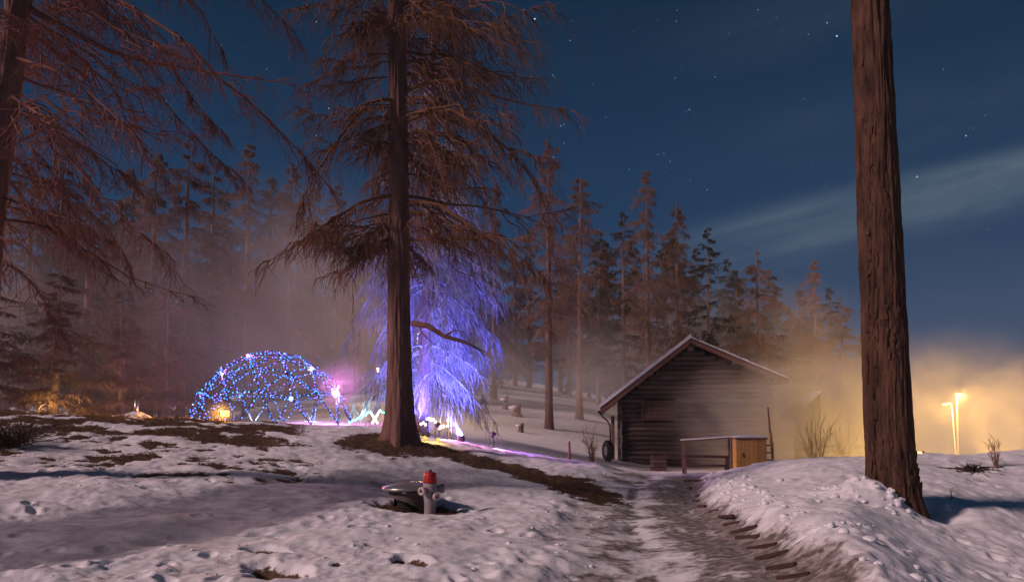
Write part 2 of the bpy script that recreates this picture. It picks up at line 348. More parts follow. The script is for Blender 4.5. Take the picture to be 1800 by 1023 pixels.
    # snow heaped against the right-hand trunk, hollow on its lower side
    qr = np.hypot(x-RTREE[0]+0.36, y-RTREE[1]+0.05); z = z + (0.34+0.08*n2)*np.exp(-(qr/0.42)**2)
    qr = np.hypot(x-RTREE[0]-0.55, y-RTREE[1]+0.1); z = z - 0.16*np.exp(-(qr/0.5)**2)
    trw = (1 - sstep(0.70, 1.45, qa + 1.4*wob)) * (1 - sstep(23, 27, y))
    mud = trw*np.clip(0.56 + 0.40*sstep(-0.6, 0.3, sg) + 0.8*fbm(x*1.3, y*1.1+3, 4, 0.6), 0, 1)
    mud = np.maximum(mud, track*np.exp(-((sg+0.66)/0.16)**2)*sstep(-0.3, 0.3, n2)*1.25)
    mud = np.maximum(mud, track*np.exp(-((sg-0.70)/0.22)**2)*1.15)
    return z, np.clip(earth, 0, 1), np.clip(mud, 0, 1.2), trail
def gz(x, y): return float(ground_full(np.array([float(x)]), np.array([float(y)]))[0][0])
def gp(px, d, dz=0.0): x = ux(px)*d; return Vector((x, d, gz(x, d) + dz))

def snow_material():
    m = bpy.data.materials.new('trodden_snow'); m.use_nodes = True; nt = m.node_tree; L = nt.links.new; b = nt.nodes['Principled BSDF']
    geo = node(nt, 'ShaderNodeNewGeometry')
    def att(n): a = node(nt, 'ShaderNodeAttribute', attribute_name=n); return a.outputs['Fac']
    def nz(s, d=5.0, r=0.6):
        n = node(nt, 'ShaderNodeTexNoise', i_Scale=s, i_Detail=d, i_Roughness=r); L(geo.outputs['Position'], n.inputs['Vector']); return n.outputs[0]
    def mixc(f, a, c):
        x = node(nt, 'ShaderNodeMixRGB'); L(f, x.inputs[0])
        for i, q in ((1, a), (2, c)):
            if isinstance(q, tuple): x.inputs[i].default_value = (*q, 1)
            else: L(q, x.inputs[i])
        return x.outputs[0]
    def edge(a, lo, hi):
        r = node(nt, 'ShaderNodeMapRange'); r.interpolation_type = 'SMOOTHSTEP'; L(a, r.inputs[0]); r.inputs[1].default_value = lo; r.inputs[2].default_value = hi; return r.outputs[0]
    n_a, n_b, n_c = nz(2.2), nz(9.0), nz(38.0)
    snow = mixc(edge(n_a, 0.35, 0.7), (0.80, 0.80, 0.82), (0.66, 0.65, 0.66))
    snow = mixc(_m(nt, 'MULTIPLY', edge(n_c, 0.62, 0.72), 0.35), snow, (0.36, 0.31, 0.28))            # needles and grit
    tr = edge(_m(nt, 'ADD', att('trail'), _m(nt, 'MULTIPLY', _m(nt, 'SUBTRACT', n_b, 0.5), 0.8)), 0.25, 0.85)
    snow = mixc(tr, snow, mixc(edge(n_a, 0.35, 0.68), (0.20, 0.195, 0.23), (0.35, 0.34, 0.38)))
    mudc = mixc(edge(n_b, 0.35, 0.65), (0.34, 0.30, 0.265), (0.115, 0.095, 0.078))
    mu = edge(_m(nt, 'ADD', att('mud'), _m(nt, 'MULTIPLY', _m(nt, 'SUBTRACT', n_b, 0.5), 1.1)), 0.30, 0.95)
    snow = mixc(mu, snow, mudc)
    soil = mixc(edge(n_b, 0.35, 0.68), (0.060, 0.036, 0.024), (0.125, 0.072, 0.042))
    ea = edge(_m(nt, 'ADD', att('earth'), _m(nt, 'MULTIPLY', _m(nt, 'SUBTRACT', nz(14.0), 0.5), 1.0)), 0.42, 0.58)
    colr = mixc(ea, snow, soil)
    L(colr, b.inputs['Base Color'])
    ro = mixc(mu, (0.72, 0.72, 0.72), (0.40, 0.40, 0.40)); ro = mixc(ea, ro, (0.92, 0.92, 0.92)); L(ro, b.inputs['Roughness'])
    b.inputs['Specular IOR Level'].default_value = 0.3
    bp = node(nt, 'ShaderNodeBump', i_Strength=0.40, i_Distance=0.04)
    L(_m(nt, 'ADD', _m(nt, 'MULTIPLY', n_b, 0.7), _m(nt, 'MULTIPLY', n_c, 0.3)), bp.inputs['Height']); L(bp.outputs[0], b.inputs['Normal'])
    return m
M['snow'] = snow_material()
def make_ground():
    v = np.concatenate([np.linspace(-2.6, -0.95, 60, endpoint=False), np.linspace(-0.95, 0.95, 620), np.linspace(0.95, 2.6, 61)[1:]])
    ys = [-3.0, -1.0, 1.0, 3.0]; y = 4.0
    while y < 24: ys.append(y); y += 0.026 + 0.0024*max(y-6, 0) + 0.00006*max(y-10, 0)**2
    while y < 1500: ys.append(y); y *= 1.028
    ys = np.array(ys); nv, ny = len(v), len(ys)
    Y, V = np.meshgrid(ys, v, indexing='ij'); X = V*(np.maximum(Y, 0)*0.85 + 3.2)*np.where(Y > 30, 1.0, 1.0)
    z, e, m, t = ground_full(X.ravel(), Y.ravel())
    i = np.arange((ny-1)*nv).reshape(ny-1, nv)[:, :-1].ravel()
    me = np_mesh('ground', np.stack([X.ravel(), Y.ravel(), z], 1), np.stack([i, i+1, i+nv+1, i+nv], 1))
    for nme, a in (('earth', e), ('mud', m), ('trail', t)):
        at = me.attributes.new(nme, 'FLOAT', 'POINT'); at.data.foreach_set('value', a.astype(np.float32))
    return tag(link('ground', me, M['snow']), kind='structure', label='trodden snowy ground with bare earth patches and a muddy icy track')
make_ground()

# sky: the stars
def make_stars():
    root = empty('sky', (0, 0, 0), kind='structure')
    S = [(940,33,1.5),(921,17,.8),(933,135,1.4),(972,132,.8),(975,136,.6),(1002,71,.8),(1043,147,.6),(1189,37,.7),(1190,18,.6),(1187,137,.7),(1257,135,.7),(1212,192,1.0),(1205,196,.5),
         (1065,205,.7),(986,221,.9),(991,218,.7),(1020,224,.5),(992,251,.8),(973,276,.6),(1156,271,.7),(1167,269,.7),(1178,283,.7),(1106,297,.7),(1130,290,.5),(1026,329,1.1),(1213,317,.6),(1243,333,.7),
         (1471,63,1.4),(1454,40,.9),(1421,60,.6),(1332,17,.6),(1413,173,.6),(1698,238,1.0),(1612,310,1.1),(1658,121,.6),(1426,285,.5),(556,38,.8),(469,121,.7),(578,190,.8),(233,265,.7),(784,138,.9),(774,165,.6),(462,15,.6),(292,177,.7),(1127,456,.9),(541,601,1.0)]
    rs = random.Random(12); S += [(rs.uniform(380, 1790), 620*rs.random()**1.4 - 20, rs.uniform(.30, .52)) for _ in range(70)]
    b = bmesh.new(); bmesh.ops.create_icosphere(b, subdivisions=1, radius=1.0); me = bpy.data.meshes.new('star'); b.to_mesh(me); b.free()
    me.materials.append(glow('starlight', (0.80, 0.92, 1.0), 1.6))
    for (px, py, r) in S:
        if (px, py) == (541, 601): continue
        p = pt(px, py, 1000.0)
        D = (p - Vector((0, 0, EYE))).normalized()*2500
        o = link('star', me, parent=root, loc=D); s = r*1.45; o.scale = (s, s, s)
make_stars()

# ------------------------------------------------------------------ trees
def tubes_np(groups, n):
    """groups: list of (P[B,K,3], R[B,K]); one mesh's worth of tapering n-sided tubes"""
    Vs, Fs, off = [], [], 0
    for P, R in groups:
        B, K, _ = P.shape
        T = np.gradient(P, axis=1); T /= np.linalg.norm(T, axis=2, keepdims=True) + 1e-9
        ref = np.where(np.abs(T[:, :1, 2:3]) > 0.8, np.array([[[1.0, 0, 0]]]), np.array([[[0, 0, 1.0]]]))
        N = np.cross(T, np.broadcast_to(ref, T.shape)); N /= np.linalg.norm(N, axis=2, keepdims=True) + 1e-9
        Bn = np.cross(T, N)
        a = np.arange(n)*2*np.pi/n
        V = P[:, :, None, :] + R[:, :, None, None]*(np.cos(a)[None, None, :, None]*N[:, :, None, :] + np.sin(a)[None, None, :, None]*Bn[:, :, None, :])
        idx = np.arange(B*K*n).reshape(B, K, n) + off
        A = idx[:, :-1]; C = idx[:, 1:]
        F = np.stack([A, np.roll(A, -1, 2), np.roll(C, -1, 2), C], -1).reshape(-1, 4)
        Vs.append(V.reshape(-1, 3)); Fs.append(F); off += B*K*n
    return np.concatenate(Vs), np.concatenate(Fs)
def along(P, t):
    """points and tangents at parameter t[B,m] of the polylines P[B,K,3]"""
    B, K, _ = P.shape; f = np.clip(t*(K-1), 0, K-1.001); i = f.astype(int); w = (f-i)[..., None]
    bi = np.arange(B)[:, None]
    a, b = P[bi, i], P[bi, i+1]
    tg = b - a; tg /= np.linalg.norm(tg, axis=-1, keepdims=True) + 1e-9
    return a*(1-w)+b*w, tg
def rotz(v, a): c, s = np.cos(a), np.sin(a); return np.stack([v[..., 0]*c - v[..., 1]*s, v[..., 0]*s + v[..., 1]*c, v[..., 2]], -1)
def crown(rng, h, az, Ln, axis=lambda h: (0*h, 0*h), rise=0.12, droop=0.42, upturn=0.25, r0=0.05, n_sec=14, n_twig=9, twig_len=0.5, rt=0.006, sec_frac=0.38, hang=0.9, sec_r=1.0, extra=None):
    """primaries starting at heights h with azimuth az and length Ln; secondaries and hanging twigs on them"""
    B = len(h); K = 8; t = np.linspace(0, 1, K)
    bend = rng.normal(0, 0.25, B); a = az[:, None] + bend[:, None]*t**1.5
    ri = rise + rng.normal(0, 0.08, B); dr = droop*rng.uniform(0.7, 1.35, B); up = upturn*rng.uniform(0.4, 1.5, B)
    ax, ay = axis(h)
    rad = Ln[:, None]*t
    step = np.diff(rad, axis=1, prepend=0)
    X = ax[:, None] + np.cumsum(step*np.cos(a), 1); Y = ay[:, None] + np.cumsum(step*np.sin(a), 1)
    Zz = h[:, None] + Ln[:, None]*(ri[:, None]*t - dr[:, None]*t**1.6 + up[:, None]*t**4)
    P = np.stack([X, Y, Zz], -1); P[:, 1:-1] += rng.normal(0, 0.025, (B, K-2, 3))*Ln[:, None, None]*0.5
    R0 = r0*(Ln/Ln.max())**0.8
    R = np.maximum(R0[:, None]*(1-t)**0.9, rt*1.1)
    if extra is not None:
        P = np.concatenate([P, extra[0]]); R = np.concatenate([R, extra[1]]); Ln = np.concatenate([Ln, extra[2]]); B = len(P)
    # secondaries
    m = n_sec; ts = np.sort(rng.uniform(0.12, 1.0, (B, m)), 1)
    p, tg = along(P, ts); sgn = np.where((np.arange(m) + rng.randint(0, 2, (B, 1))) % 2 == 0, 1, -1)
    d = rotz(tg, sgn*rng.uniform(0.45, 1.15, (B, m))); d[..., 2] += rng.uniform(-0.25, 0.15, (B, m)); d /= np.linalg.norm(d, axis=-1, keepdims=True)
    l = Ln[:, None]*sec_frac*(1.05-0.75*ts)*rng.uniform(0.5, 1.3, (B, m)) + 0.10
    K2 = 5; t2 = np.linspace(0, 1, K2)
    S = p[..., None, :] + d[..., None, :]*(l[..., None]*t2)[..., None]
    S[..., 2] -= (l[..., None]*hang*0.55)*t2**1.8
    S[..., 1:, :] += rng.normal(0, 0.075, S[..., 1:, :].shape)*l[..., None, None]
    S = S.reshape(-1, K2, 3); l = l.ravel()
    RS = np.maximum(sec_r*(0.012 + 0.006*l)[:, None]*(1-t2)**0.8*(r0/0.05), rt)
    # twigs on secondaries and on primaries
    def twigs(Q, Lq, m, scale, lref):
        B = len(Q); tt = rng.uniform(0.1, 1.0, (B, m)); p, tg = along(Q, tt)
        d = rotz(tg, rng.choice([-1, 1], (B, m))*rng.uniform(0.3, 1.4, (B, m))); d[..., 2] -= rng.uniform(0.1, 1.3, (B, m))*hang; d += rng.normal(0, 0.22, d.shape)
        d /= np.linalg.norm(d, axis=-1, keepdims=True)
        tl = scale*twig_len*rng.uniform(0.35, 1.25, (B, m))*np.minimum(1.0, 0.18 + Lq/lref)[:, None]
        q1 = p + d*(tl*0.5)[..., None]; q2 = p + d*tl[..., None]; q2[..., 2] -= 0.22*tl*hang
        q1 += rng.normal(0, 0.05, q1.shape)*tl[..., None]
        P3 = np.stack([p, q1, q2], 2).reshape(-1, 3, 3)
        return P3, np.broadcast_to(np.array([rt, rt*0.85, rt*0.45]), (len(P3), 3)).copy()
    g = [(P, R), (S, RS)]
    gt = [twigs(S, l, n_twig, 1.0, 0.75), twigs(P, Ln, max(4, n_sec), 1.15, 2.0)]
    return g, gt
def crown_mesh(name, g, gt, n1=5):
    V1, F1 = tubes_np(g, n1); V2, F2 = tubes_np(gt, 3)
    return np_mesh(name, np.concatenate([V1, V2]), np.concatenate([F1, F2+len(V1)]))
def trunk_mesh(name, H, r, axis, flare=0.6, na=20, nz=40, ridge=0.04, seed=0, top=0.06, z0=-0.4, fz=1.0, flobe=5, flare_h=0.55):
    z = z0 + (H-z0)*np.linspace(0, 1, nz)**1.35; a = np.arange(na)*2*np.pi/na
    Zm, A = np.meshgrid(z, a, indexing='ij')
    rr = r*(1-(Zm/H).clip(0, 1))**0.75 + top*(Zm/H).clip(0, 1)
    fl = flare*np.exp(-np.maximum(Zm, -0.2)/flare_h)
    rr = rr*(1 + fl*(0.75 + 0.35*np.cos(flobe*A + seed) + 0.2*np.cos((flobe-2)*A + 2.1*seed)))
    # vertical plates of bark with deep cracks between; periodic in the angle
    c, s = np.cos(A), np.sin(A); k = 3.2
    nse = np.zeros_like(rr)
    for o, (f, w) in enumerate(((1.0, 1.0), (2.1, 0.55), (4.3, 0.28))):
        n_ = perlin(c*k*f + s*1.7*f + 31*o + seed, s*k*f + Zm*fz*f*0.9 + 7*o); nse += w*(0.5 - np.abs(n_)*2.0)
    rr = rr + ridge*nse*np.minimum(1, rr/r + 0.3)
    ax, ay = axis(Zm)
    V = np.stack([ax + rr*c, ay + rr*s, Zm], -1).reshape(-1, 3)
    i = (np.arange((nz-1)*na)).reshape(nz-1, na); F = np.stack([i, np.roll(i, -1, 1), np.roll(i, -1, 1)+na, i+na], -1).reshape(-1, 4)
    return np_mesh(name, V, F)
lean = lambda lx, ly=0.0: (lambda h: (lx*h, ly*h))
def prof(h, pts): return np.interp(h, [p[0] for p in pts], [p[1] for p in pts])

# the great larch left of the middle
def great_larch():
    rng = np.random.RandomState(11); x, y = MTREE
    o = empty('larch_tree', (x, y, gz(x, y)-0.12), label='great bare larch with thick flared trunk on the crest beside the lit dome', cat='tree')
    ax = lambda h: (-0.020*h - 0.02*np.sin(h*0.5), 0*h)
    link('trunk', trunk_mesh('trunk', 25, 0.31, ax, flare=0.95, na=84, nz=300, ridge=0.050, seed=2, fz=0.55, flare_h=0.75), M['bark'], o)
    n = 112; h = np.concatenate([rng.uniform(5.4, 14.0, 86), rng.uniform(14, 24.4, n-86)]); az = rng.uniform(0, 2*np.pi, n); az = np.where(np.sin(az) < -.75, az + np.sign(np.cos(az) + 1e-6)*.75, az)
    Ln = prof(h, [(5, 3.3), (7, 3.7), (9, 3.5), (11, 3.9), (13, 3.6), (17, 3.0), (24.5, 0.6)])*(1 + 0.25*np.cos(az))*rng.uniform(0.35, 1.15, n)
    # the long low limbs that stand out
    def limb(h0, pts, r):
        P = np.array(pts, float); t = np.linspace(0, 1, len(P)); tt = np.linspace(0, 1, 8)
        return np.stack([np.interp(tt, t, P[:, k]) for k in range(3)], -1), np.maximum(r*(1-tt)**0.9, 0.007)
    ex = [limb(6.6, [(0, 0, 6.6), (0.9, -0.6, 6.5), (2.0, -0.9, 5.7), (3.2, -1.1, 4.9), (3.9, -1.1, 4.3)], 0.075),
          limb(7.0, [(0, 0, 6.9), (-0.9, -0.5, 6.6), (-1.9, -0.7, 5.9), (-3.0, -0.9, 5.0), (-3.6, -1.0, 4.7)], 0.065),
          limb(9.9, [(0, 0, 9.8), (1.1, -0.4, 10.0), (2.4, -0.6, 9.4), (3.7, -0.8, 9.0), (4.7, -0.8, 8.9)], 0.07),
          limb(9, [(0, 0, 8.9), (1.2, -0.9, 9.0), (2.7, -1.1, 8.0), (3.8, -1.2, 6.7), (4.1, -1.2, 5.2)], 0.07),
          limb(10, [(0, 0, 9.5), (-0.8, -0.5, 9.4), (-1.6, -0.8, 8.2), (-2.3, -1.0, 6.9), (-2.6, -1.0, 6.2)], 0.06)]
    E = (np.stack([e[0] for e in ex]), np.stack([e[1] for e in ex]), np.array([4.2, 4.0, 4.8, 5.6, 4.4])*0.62)
    g, gt = crown(rng, h, az, Ln, ax, rise=0.12, droop=0.50, upturn=0.16, r0=0.052, n_sec=16, n_twig=7, twig_len=0.50, rt=0.0078, sec_frac=0.42, hang=0.85, sec_r=1.35, extra=E)
    link('crown', crown_mesh('crown', g, gt), M['twig'], o)
    mb = MB(); mb.tube([(0.3, -0.15, 3.25), (0.75, -0.35, 3.16), (1.2, -0.5, 2.86), (1.8, -0.6, 2.68), (2.3, -0.6, 2.42)], [0.085, 0.075, 0.06, 0.045, 0.012], 9)
    mb.tube([(1.2, -0.5, 2.86), (1.5, -0.75, 3.0), (1.75, -0.9, 2.92)], [0.035, 0.025, 0.008], 6).tube([(0.45, -0.2, 3.25), (0.6, -0.35, 2.95), (0.85, -0.4, 2.72)], [0.03, 0.022, 0.007], 6)
    mb.build('dead_limb', M['bark'], o)
    return o
great_larch()

# the bare trunk near the right edge
def right_larch():
    x, y = RTREE
    o = empty('larch_tree', (x, y, 0.12), label='near larch trunk with furrowed red-brown bark standing in snow on the right', cat='tree')
    ax = lambda h: (-0.006*h - 0.35*np.exp(-(h+0.4)/0.55)*(-1)*0.55 , 0.02*h)
    link('trunk', trunk_mesh('trunk', 22, 0.315, ax, flare=0.42, na=150, nz=520, ridge=0.042, seed=5, fz=0.62, flare_h=0.42, z0=-0.5), M['bark_dark'], o)
    rng = np.random.RandomState(3); n = 40; h = rng.uniform(11, 21, n); az = rng.uniform(0, 6.28, n)
    g, gt = crown(rng, h, az, prof(h, [(11, 3.0), (21, 0.7)])*rng.uniform(.6, 1.1, n), ax, n_sec=10, n_twig=6, rt=0.007)
    link('crown', crown_mesh('crown', g, gt, 4), M['twig'], o)
    # bark plates that stand off the trunk
    V, F = [], []
    rng = np.random.RandomState(9)
    bm = MB()
    for k in range(900):
        h_ = rng.uniform(0.35, 8.5); a = rng.uniform(-3.3, 0.3); rr = 0.315*(1-h_/22)**0.75 + 0.004 + 0.42*0.3*math.exp(-h_/0.42)
        cx, cy = ax(h_); L_ = rng.uniform(0.07, 0.26); w = rng.uniform(0.02, 0.065)
        c = Vector((cx + rr*math.cos(a), cy + rr*math.sin(a), h_))
        rot = Matrix.Rotation(a, 3, 'Z') @ Matrix.Rotation(rng.normal(0, 0.12), 3, 'X') @ Matrix.Rotation(rng.normal(0.0, 0.07), 3, 'Y')
        bm.box(c, (rng.uniform(0.016, 0.040), w, L_), rot, 0.007)
    tag(bm.build('bark_plates', M['bark_dark'], o), kind='stuff')
right_larch()

# the larch whose limbs hang in from the left edge
def left_larch():
    rng = np.random.RandomState(21); d = 12.5
    b = pt(-65, 800, d); zb = gz(b.x, b.y)
    o = empty('larch_tree', (b.x, b.y, zb-0.1), label='dark leaning larch at the left edge whose long limbs hang across the sky', cat='tree')
    lx = (pt(22, 60, d).x - b.x)/(pt(22, 60, d).z - zb); ax = lambda h: (lx*h + 0.03*np.sin(h), 0*h)
    link('trunk', trunk_mesh('trunk', 18, 0.25, ax, flare=0.6, na=60, nz=220, ridge=0.03, seed=8, fz=0.7), M['bark'], o)
    def limb(pp, r, dd):
        P = np.array([pt(px, py, d + dy) - Vector(o.location) for px, py, dy in pp]); t = np.linspace(0, 1, len(P)); tt = np.linspace(0, 1, 8)
        Q = np.stack([np.interp(tt, t, P[:, k]) for k in range(3)], -1)
        return Q, np.maximum(r*1.3*(1-tt)**0.8, 0.006), np.linalg.norm(Q[-1]-Q[0])
    ex = [limb([(30, 5, 0), (130, 60, .3), (215, 102, .5), (370, 128, .8), (540, 152, 1.2)], 0.055, 0), limb([(215, 100, .5), (270, 160, .4), (360, 260, .3), (420, 310, .2)], 0.022, 0),
          limb([(370, 128, .8), (440, 180, .9), (520, 260, 1.0), (585, 335, 1.1)], 0.024, 0), limb([(300, 120, .6), (350, 190, .5), (400, 240, .4)], 0.014, 0),
          limb([(12, 185, 0), (70, 210, -.3), (140, 300, -.5), (215, 385, -.6), (300, 450, -.6)], 0.032, 0), limb([(15, 190, 0), (45, 250, -.3), (95, 300, -.5), (150, 420, -.6)], 0.018, 0),
          limb([(-5, 385, 0), (80, 395, .3), (150, 440, .6), (240, 495, .8), (340, 522, 1.0)], 0.022, 0), limb([(-10, 440, 0), (60, 500, -.4), (120, 600, -.5)], 0.014, 0),
          limb([(60, -60, 0), (170, -20, -.4), (260, 30, -.6), (350, 90, -.7), (400, 170, -.7)], 0.04, 0), limb([(80, -90, 0), (220, -50, .5), (340, 0, 1), (395, 95, 1.2)], 0.03, 0),
          limb([(0, 300, 0), (110, 330, 1.0), (190, 400, 1.5), (230, 470, 1.7)], 0.018, 0), limb([(20, 100, 0), (120, 130, -1), (220, 220, -1.4), (290, 300, -1.5)], 0.025, 0),
          limb([(90, -120, 0), (300, -90, .5), (430, -30, .9), (520, 60, 1.1)], 0.03, 0)]
    E = (np.stack([e[0] for e in ex]), np.stack([e[1] for e in ex]), np.array([e[2] for e in ex])*0.62)
    n = 60; h = rng.uniform(4.2, 17.5, n); az = rng.uniform(-2.6, 2.6, n)
    Ln = prof(h, [(3, 2.6), (5, 3.4), (11, 3.4), (17.5, 0.6)])*rng.uniform(0.5, 1.1, n)
    g, gt = crown(rng, h, az, Ln, ax, rise=0.05, droop=0.5, r0=0.035, n_sec=22, n_twig=7, twig_len=0.44, rt=0.0050, sec_frac=0.42, hang=0.45, sec_r=1.3, extra=E)
    link('crown', crown_mesh('crown', g, gt), M['twig_near'], o)
left_larch()

# pale-twigged larch behind the great one, lit blue from the ground
def lit_larch():
    rng = np.random.RandomState(31); p = gp(738, 26.5)
    o = empty('larch_tree', (p.x, p.y, p.z), label='drooping pale-twigged larch behind the great trunk, lit blue and violet from below', cat='tree')
    ax = lambda h: (0.035*h + 0.10*np.sin(h*0.35), 0*h)
    link('trunk', trunk_mesh('trunk', 15.5, 0.24, ax, flare=0.5, na=28, nz=90, ridge=0.03, seed=3), M['bark'], o)
    ax2 = lambda h: (-0.55 + 0.03*h, 0.4 + 0.02*h)
    link('trunk', trunk_mesh('trunk', 9.5, 0.16, ax2, flare=0.4, na=20, nz=60, ridge=0.02, seed=4), M['twig_pale'], o)
    n = 104; h = 2.2 + 12.9*rng.rand(n)**1.1; az = rng.uniform(0, 6.28, n)
    Ln = prof(h, [(2, 2.4), (4, 3.0), (7, 2.7), (10, 2.0), (15, 0.4)])*rng.uniform(0.6, 1.12, n)
    g, gt = crown(rng, h, az, Ln, ax, rise=0.22, droop=0.95, upturn=0.06, r0=0.045, n_sec=13, n_twig=6, twig_len=0.50, rt=0.0105, sec_frac=0.42, hang=1.15)
    link('crown', crown_mesh('crown', g, gt, 4), M['twig_pale'], o)
    return o
lit_larch()

# trees of the wood: a few grown shapes, placed one by one
def wood_shapes():
    out = {}
    for key, kw in {
        'larch_a': dict(seed=41, H=18, cb=2.5, n=86, L=[(2.5, 2.4), (7, 3.0), (12, 2.1), (18, 0.3)], rise=.10, droop=.42, sec=11, tw=7, hang=.9, rt=.012, mt='twig_far'),
        'larch_b': dict(seed=42, H=18, cb=1.2, n=92, L=[(1, 3.0), (5, 3.2), (11, 2.2), (18, 0.3)], rise=.12, droop=.50, sec=11, tw=7, hang=1.1, rt=.012, mt='twig_far'),
        'larch_c': dict(seed=43, H=18, cb=3.6, n=84, L=[(3.6, 2.0), (8, 2.7), (13, 2.0), (18, 0.3)], rise=.05, droop=.36, sec=10, tw=6, hang=.8, rt=.012, mt='twig_far'),
        'low': dict(seed=47, H=18, cb=0.6, n=80, L=[(0, 3.6), (4, 3.8), (10, 2.4), (18, 0.3)], rise=.16, droop=.50, sec=11, tw=8, hang=1.0, rt=.016, mt='twig_far'),
        'slim': dict(seed=44, H=18, cb=4.5, n=76, L=[(4.5, 1.3), (9, 2.1), (13, 1.7), (18, 0.25)], rise=.05, droop=.45, sec=9, tw=6, hang=.9, rt=.011, mt='twig_far'),
        'dark_a': dict(seed=45, H=18, cb=3.0, n=90, L=[(3, 2.2), (7, 2.6), (12, 1.8), (18, 0.2)], rise=.16, droop=.34, sec=13, tw=9, hang=.6, rt=.013, mt='twig_dark'),
        'dark_b': dict(seed=46, H=18, cb=2.0, n=70, L=[(2, 2.4), (6, 3.0), (12, 2.2), (18, 0.2)], rise=.22, droop=.38, sec=12, tw=8, hang=.5, rt=.013, mt='twig_dark')}.items():
        rng = np.random.RandomState(kw['seed'])
        cx = rng.uniform(-.012, .012); ax = lambda h, cx=cx: (cx*h, 0*h)
        h = kw['cb'] + (kw['H']*0.985-kw['cb'])*rng.rand(kw['n'])**0.85; az = rng.uniform(0, 6.283, kw['n'])
        Ln = prof(h, kw['L'])*rng.uniform(0.30, 1.25, kw['n'])
        g, gt = crown(rng, h, az, Ln, ax, rise=kw['rise'], droop=kw['droop'], upturn=.14, r0=.035, n_sec=kw['sec'], n_twig=kw['tw'], twig_len=.55, rt=kw['rt'], sec_frac=.36, hang=kw['hang'])
        cm = crown_mesh('crown', g, gt, 4); cm.materials.append(M[kw['mt']])
        tm = trunk_mesh('trunk', 18, 0.22, ax, flare=0.35, na=12, nz=30, ridge=0.02, seed=kw['seed'], z0=-1.0, top=0.012); tm.materials.append(M['bark_far'])
        out[key] = (tm, cm)
    return out
SHAPES = wood_shapes()
_tr = random.Random(4)
def wood_tree(px, top, d, shape, label, group=None, wide=1.0, name='larch_tree'):
    x = ux(px)*d; zb = gz(x, d); H = pt(px, top, d).z - zb
    o = empty(name, (x, d, zb-0.05), _tr.uniform(0, 6.28), label=label, cat='tree', group=group)
    s = H/18.0; wide *= 1.28; o.scale = (s*wide, s*wide*_tr.uniform(.85, 1.1), s)
    link('trunk', SHAPES[shape][0], parent=o); link('crown', SHAPES[shape][1], parent=o)
    return o
G1 = 'trees of the wood behind the barn'
wood_tree(965, 235, 40, 'slim', 'slim larch rooted alone on the snowy slope between lit tree and barn', G1, 1.0)
wood_tree(1018, 305, 47, 'larch_c', 'larch on the upper snow slope, second trunk left of the barn', G1, .95)
wood_tree(1052, 400, 62, 'dark_a', 'dark thin conifer just left of the gap above the barn eave', G1, .8, 'conifer_tree')
wood_tree(1096, 365, 58, 'dark_b', 'dark ragged conifer above the left barn eave', G1, .8, 'conifer_tree')
wood_tree(1141, 292, 52, 'larch_c', 'tallest larch behind the barn with a long pale bare trunk', G1, .8)
wood_tree(1192, 352, 56, 'larch_b', 'bushy brown larch rising right above the barn ridge', G1, .85)
wood_tree(1247, 392, 60, 'dark_b', 'black layered conifer standing out against the cloud streak', G1, .85, 'conifer_tree')
wood_tree(1297, 468, 66, 'dark_a', 'small dark conifer right of the black layered one', G1, .9, 'conifer_tree')
wood_tree(1336, 438, 62, 'larch_a', 'larch with rounded top under the cloud streak, above the barn right slope', G1, 1.0)
wood_tree(1437, 452, 70, 'larch_c', 'thin larch alone against the sky left of the near trunk', G1, .8)
wood_tree(1482, 520, 74, 'larch_a', 'lowest larch at the right end of the wood, beside the near trunk', G1, 1.0)
wood_tree(1390, 530, 78, 'larch_b', 'low hazy larch between the rounded larch and the thin one', G1, 1.1)
G2 = 'trees of the wood behind the dome'
wood_tree(432, 245, 43, 'larch_c', 'tall pale larch in the haze directly above the dome', G2, .9)
wood_tree(505, 275, 50, 'larch_b', 'hazy larch above the right half of the dome', G2, .8)
wood_tree(318, 245, 38, 'larch_a', 'larch with dark edge against the pale haze left of the dome', G2, 1.0)
wood_tree(262, 255, 42, 'larch_b', 'bushy larch behind the metal vent pipe', G2, .9)
wood_tree(150, 295, 34, 'larch_b', 'broad larch at left behind the crest with branches to the ground', G2, 1.05)
wood_tree(40, 270, 36, 'larch_a', 'larch at the far left of the wood, behind the leaning near trunk', G2, 1.1)
wood_tree(660, 330, 46, 'larch_a', 'larch in the wood just left of the great trunk', G2, .8)
wood_tree(590, 320, 55, 'larch_c', 'thin larch in the haze between the dome and the great trunk', G2, .9)
wood_tree(868, 310, 52, 'larch_b', 'larch in the wood right behind the blue lit tree', G2, .8)
for px, top, d, s, lb in ((95, 470, 29, 'low', 'low shaggy young larch on the left, nearest behind the crest'), (215, 500, 31, 'low', 'low shaggy young larch left of the metal vent pipe'), (290, 480, 34, 'low', 'young larch with low branches between vent pipe and dome'),
        (-20, 450, 28, 'low', 'young larch cut by the left edge of the picture, behind the crest'), (355, 520, 40, 'low', 'young larch behind the left flank of the dome'), (160, 450, 40, 'low', 'young larch half hidden behind the broad one at left'),
        (440, 500, 48, 'low', 'young larch behind the top of the dome'), (40, 520, 33, 'low', 'short young larch at left, in front of the tall wood'), (545, 520, 52, 'low', 'young larch behind the right flank of the dome'), (625, 540, 50, 'low', 'young larch on the snow left of the great trunk')):
    wood_tree(px, top, d, s, lb, G2, 1.6)
FAR = 'far trees deep in the wood'
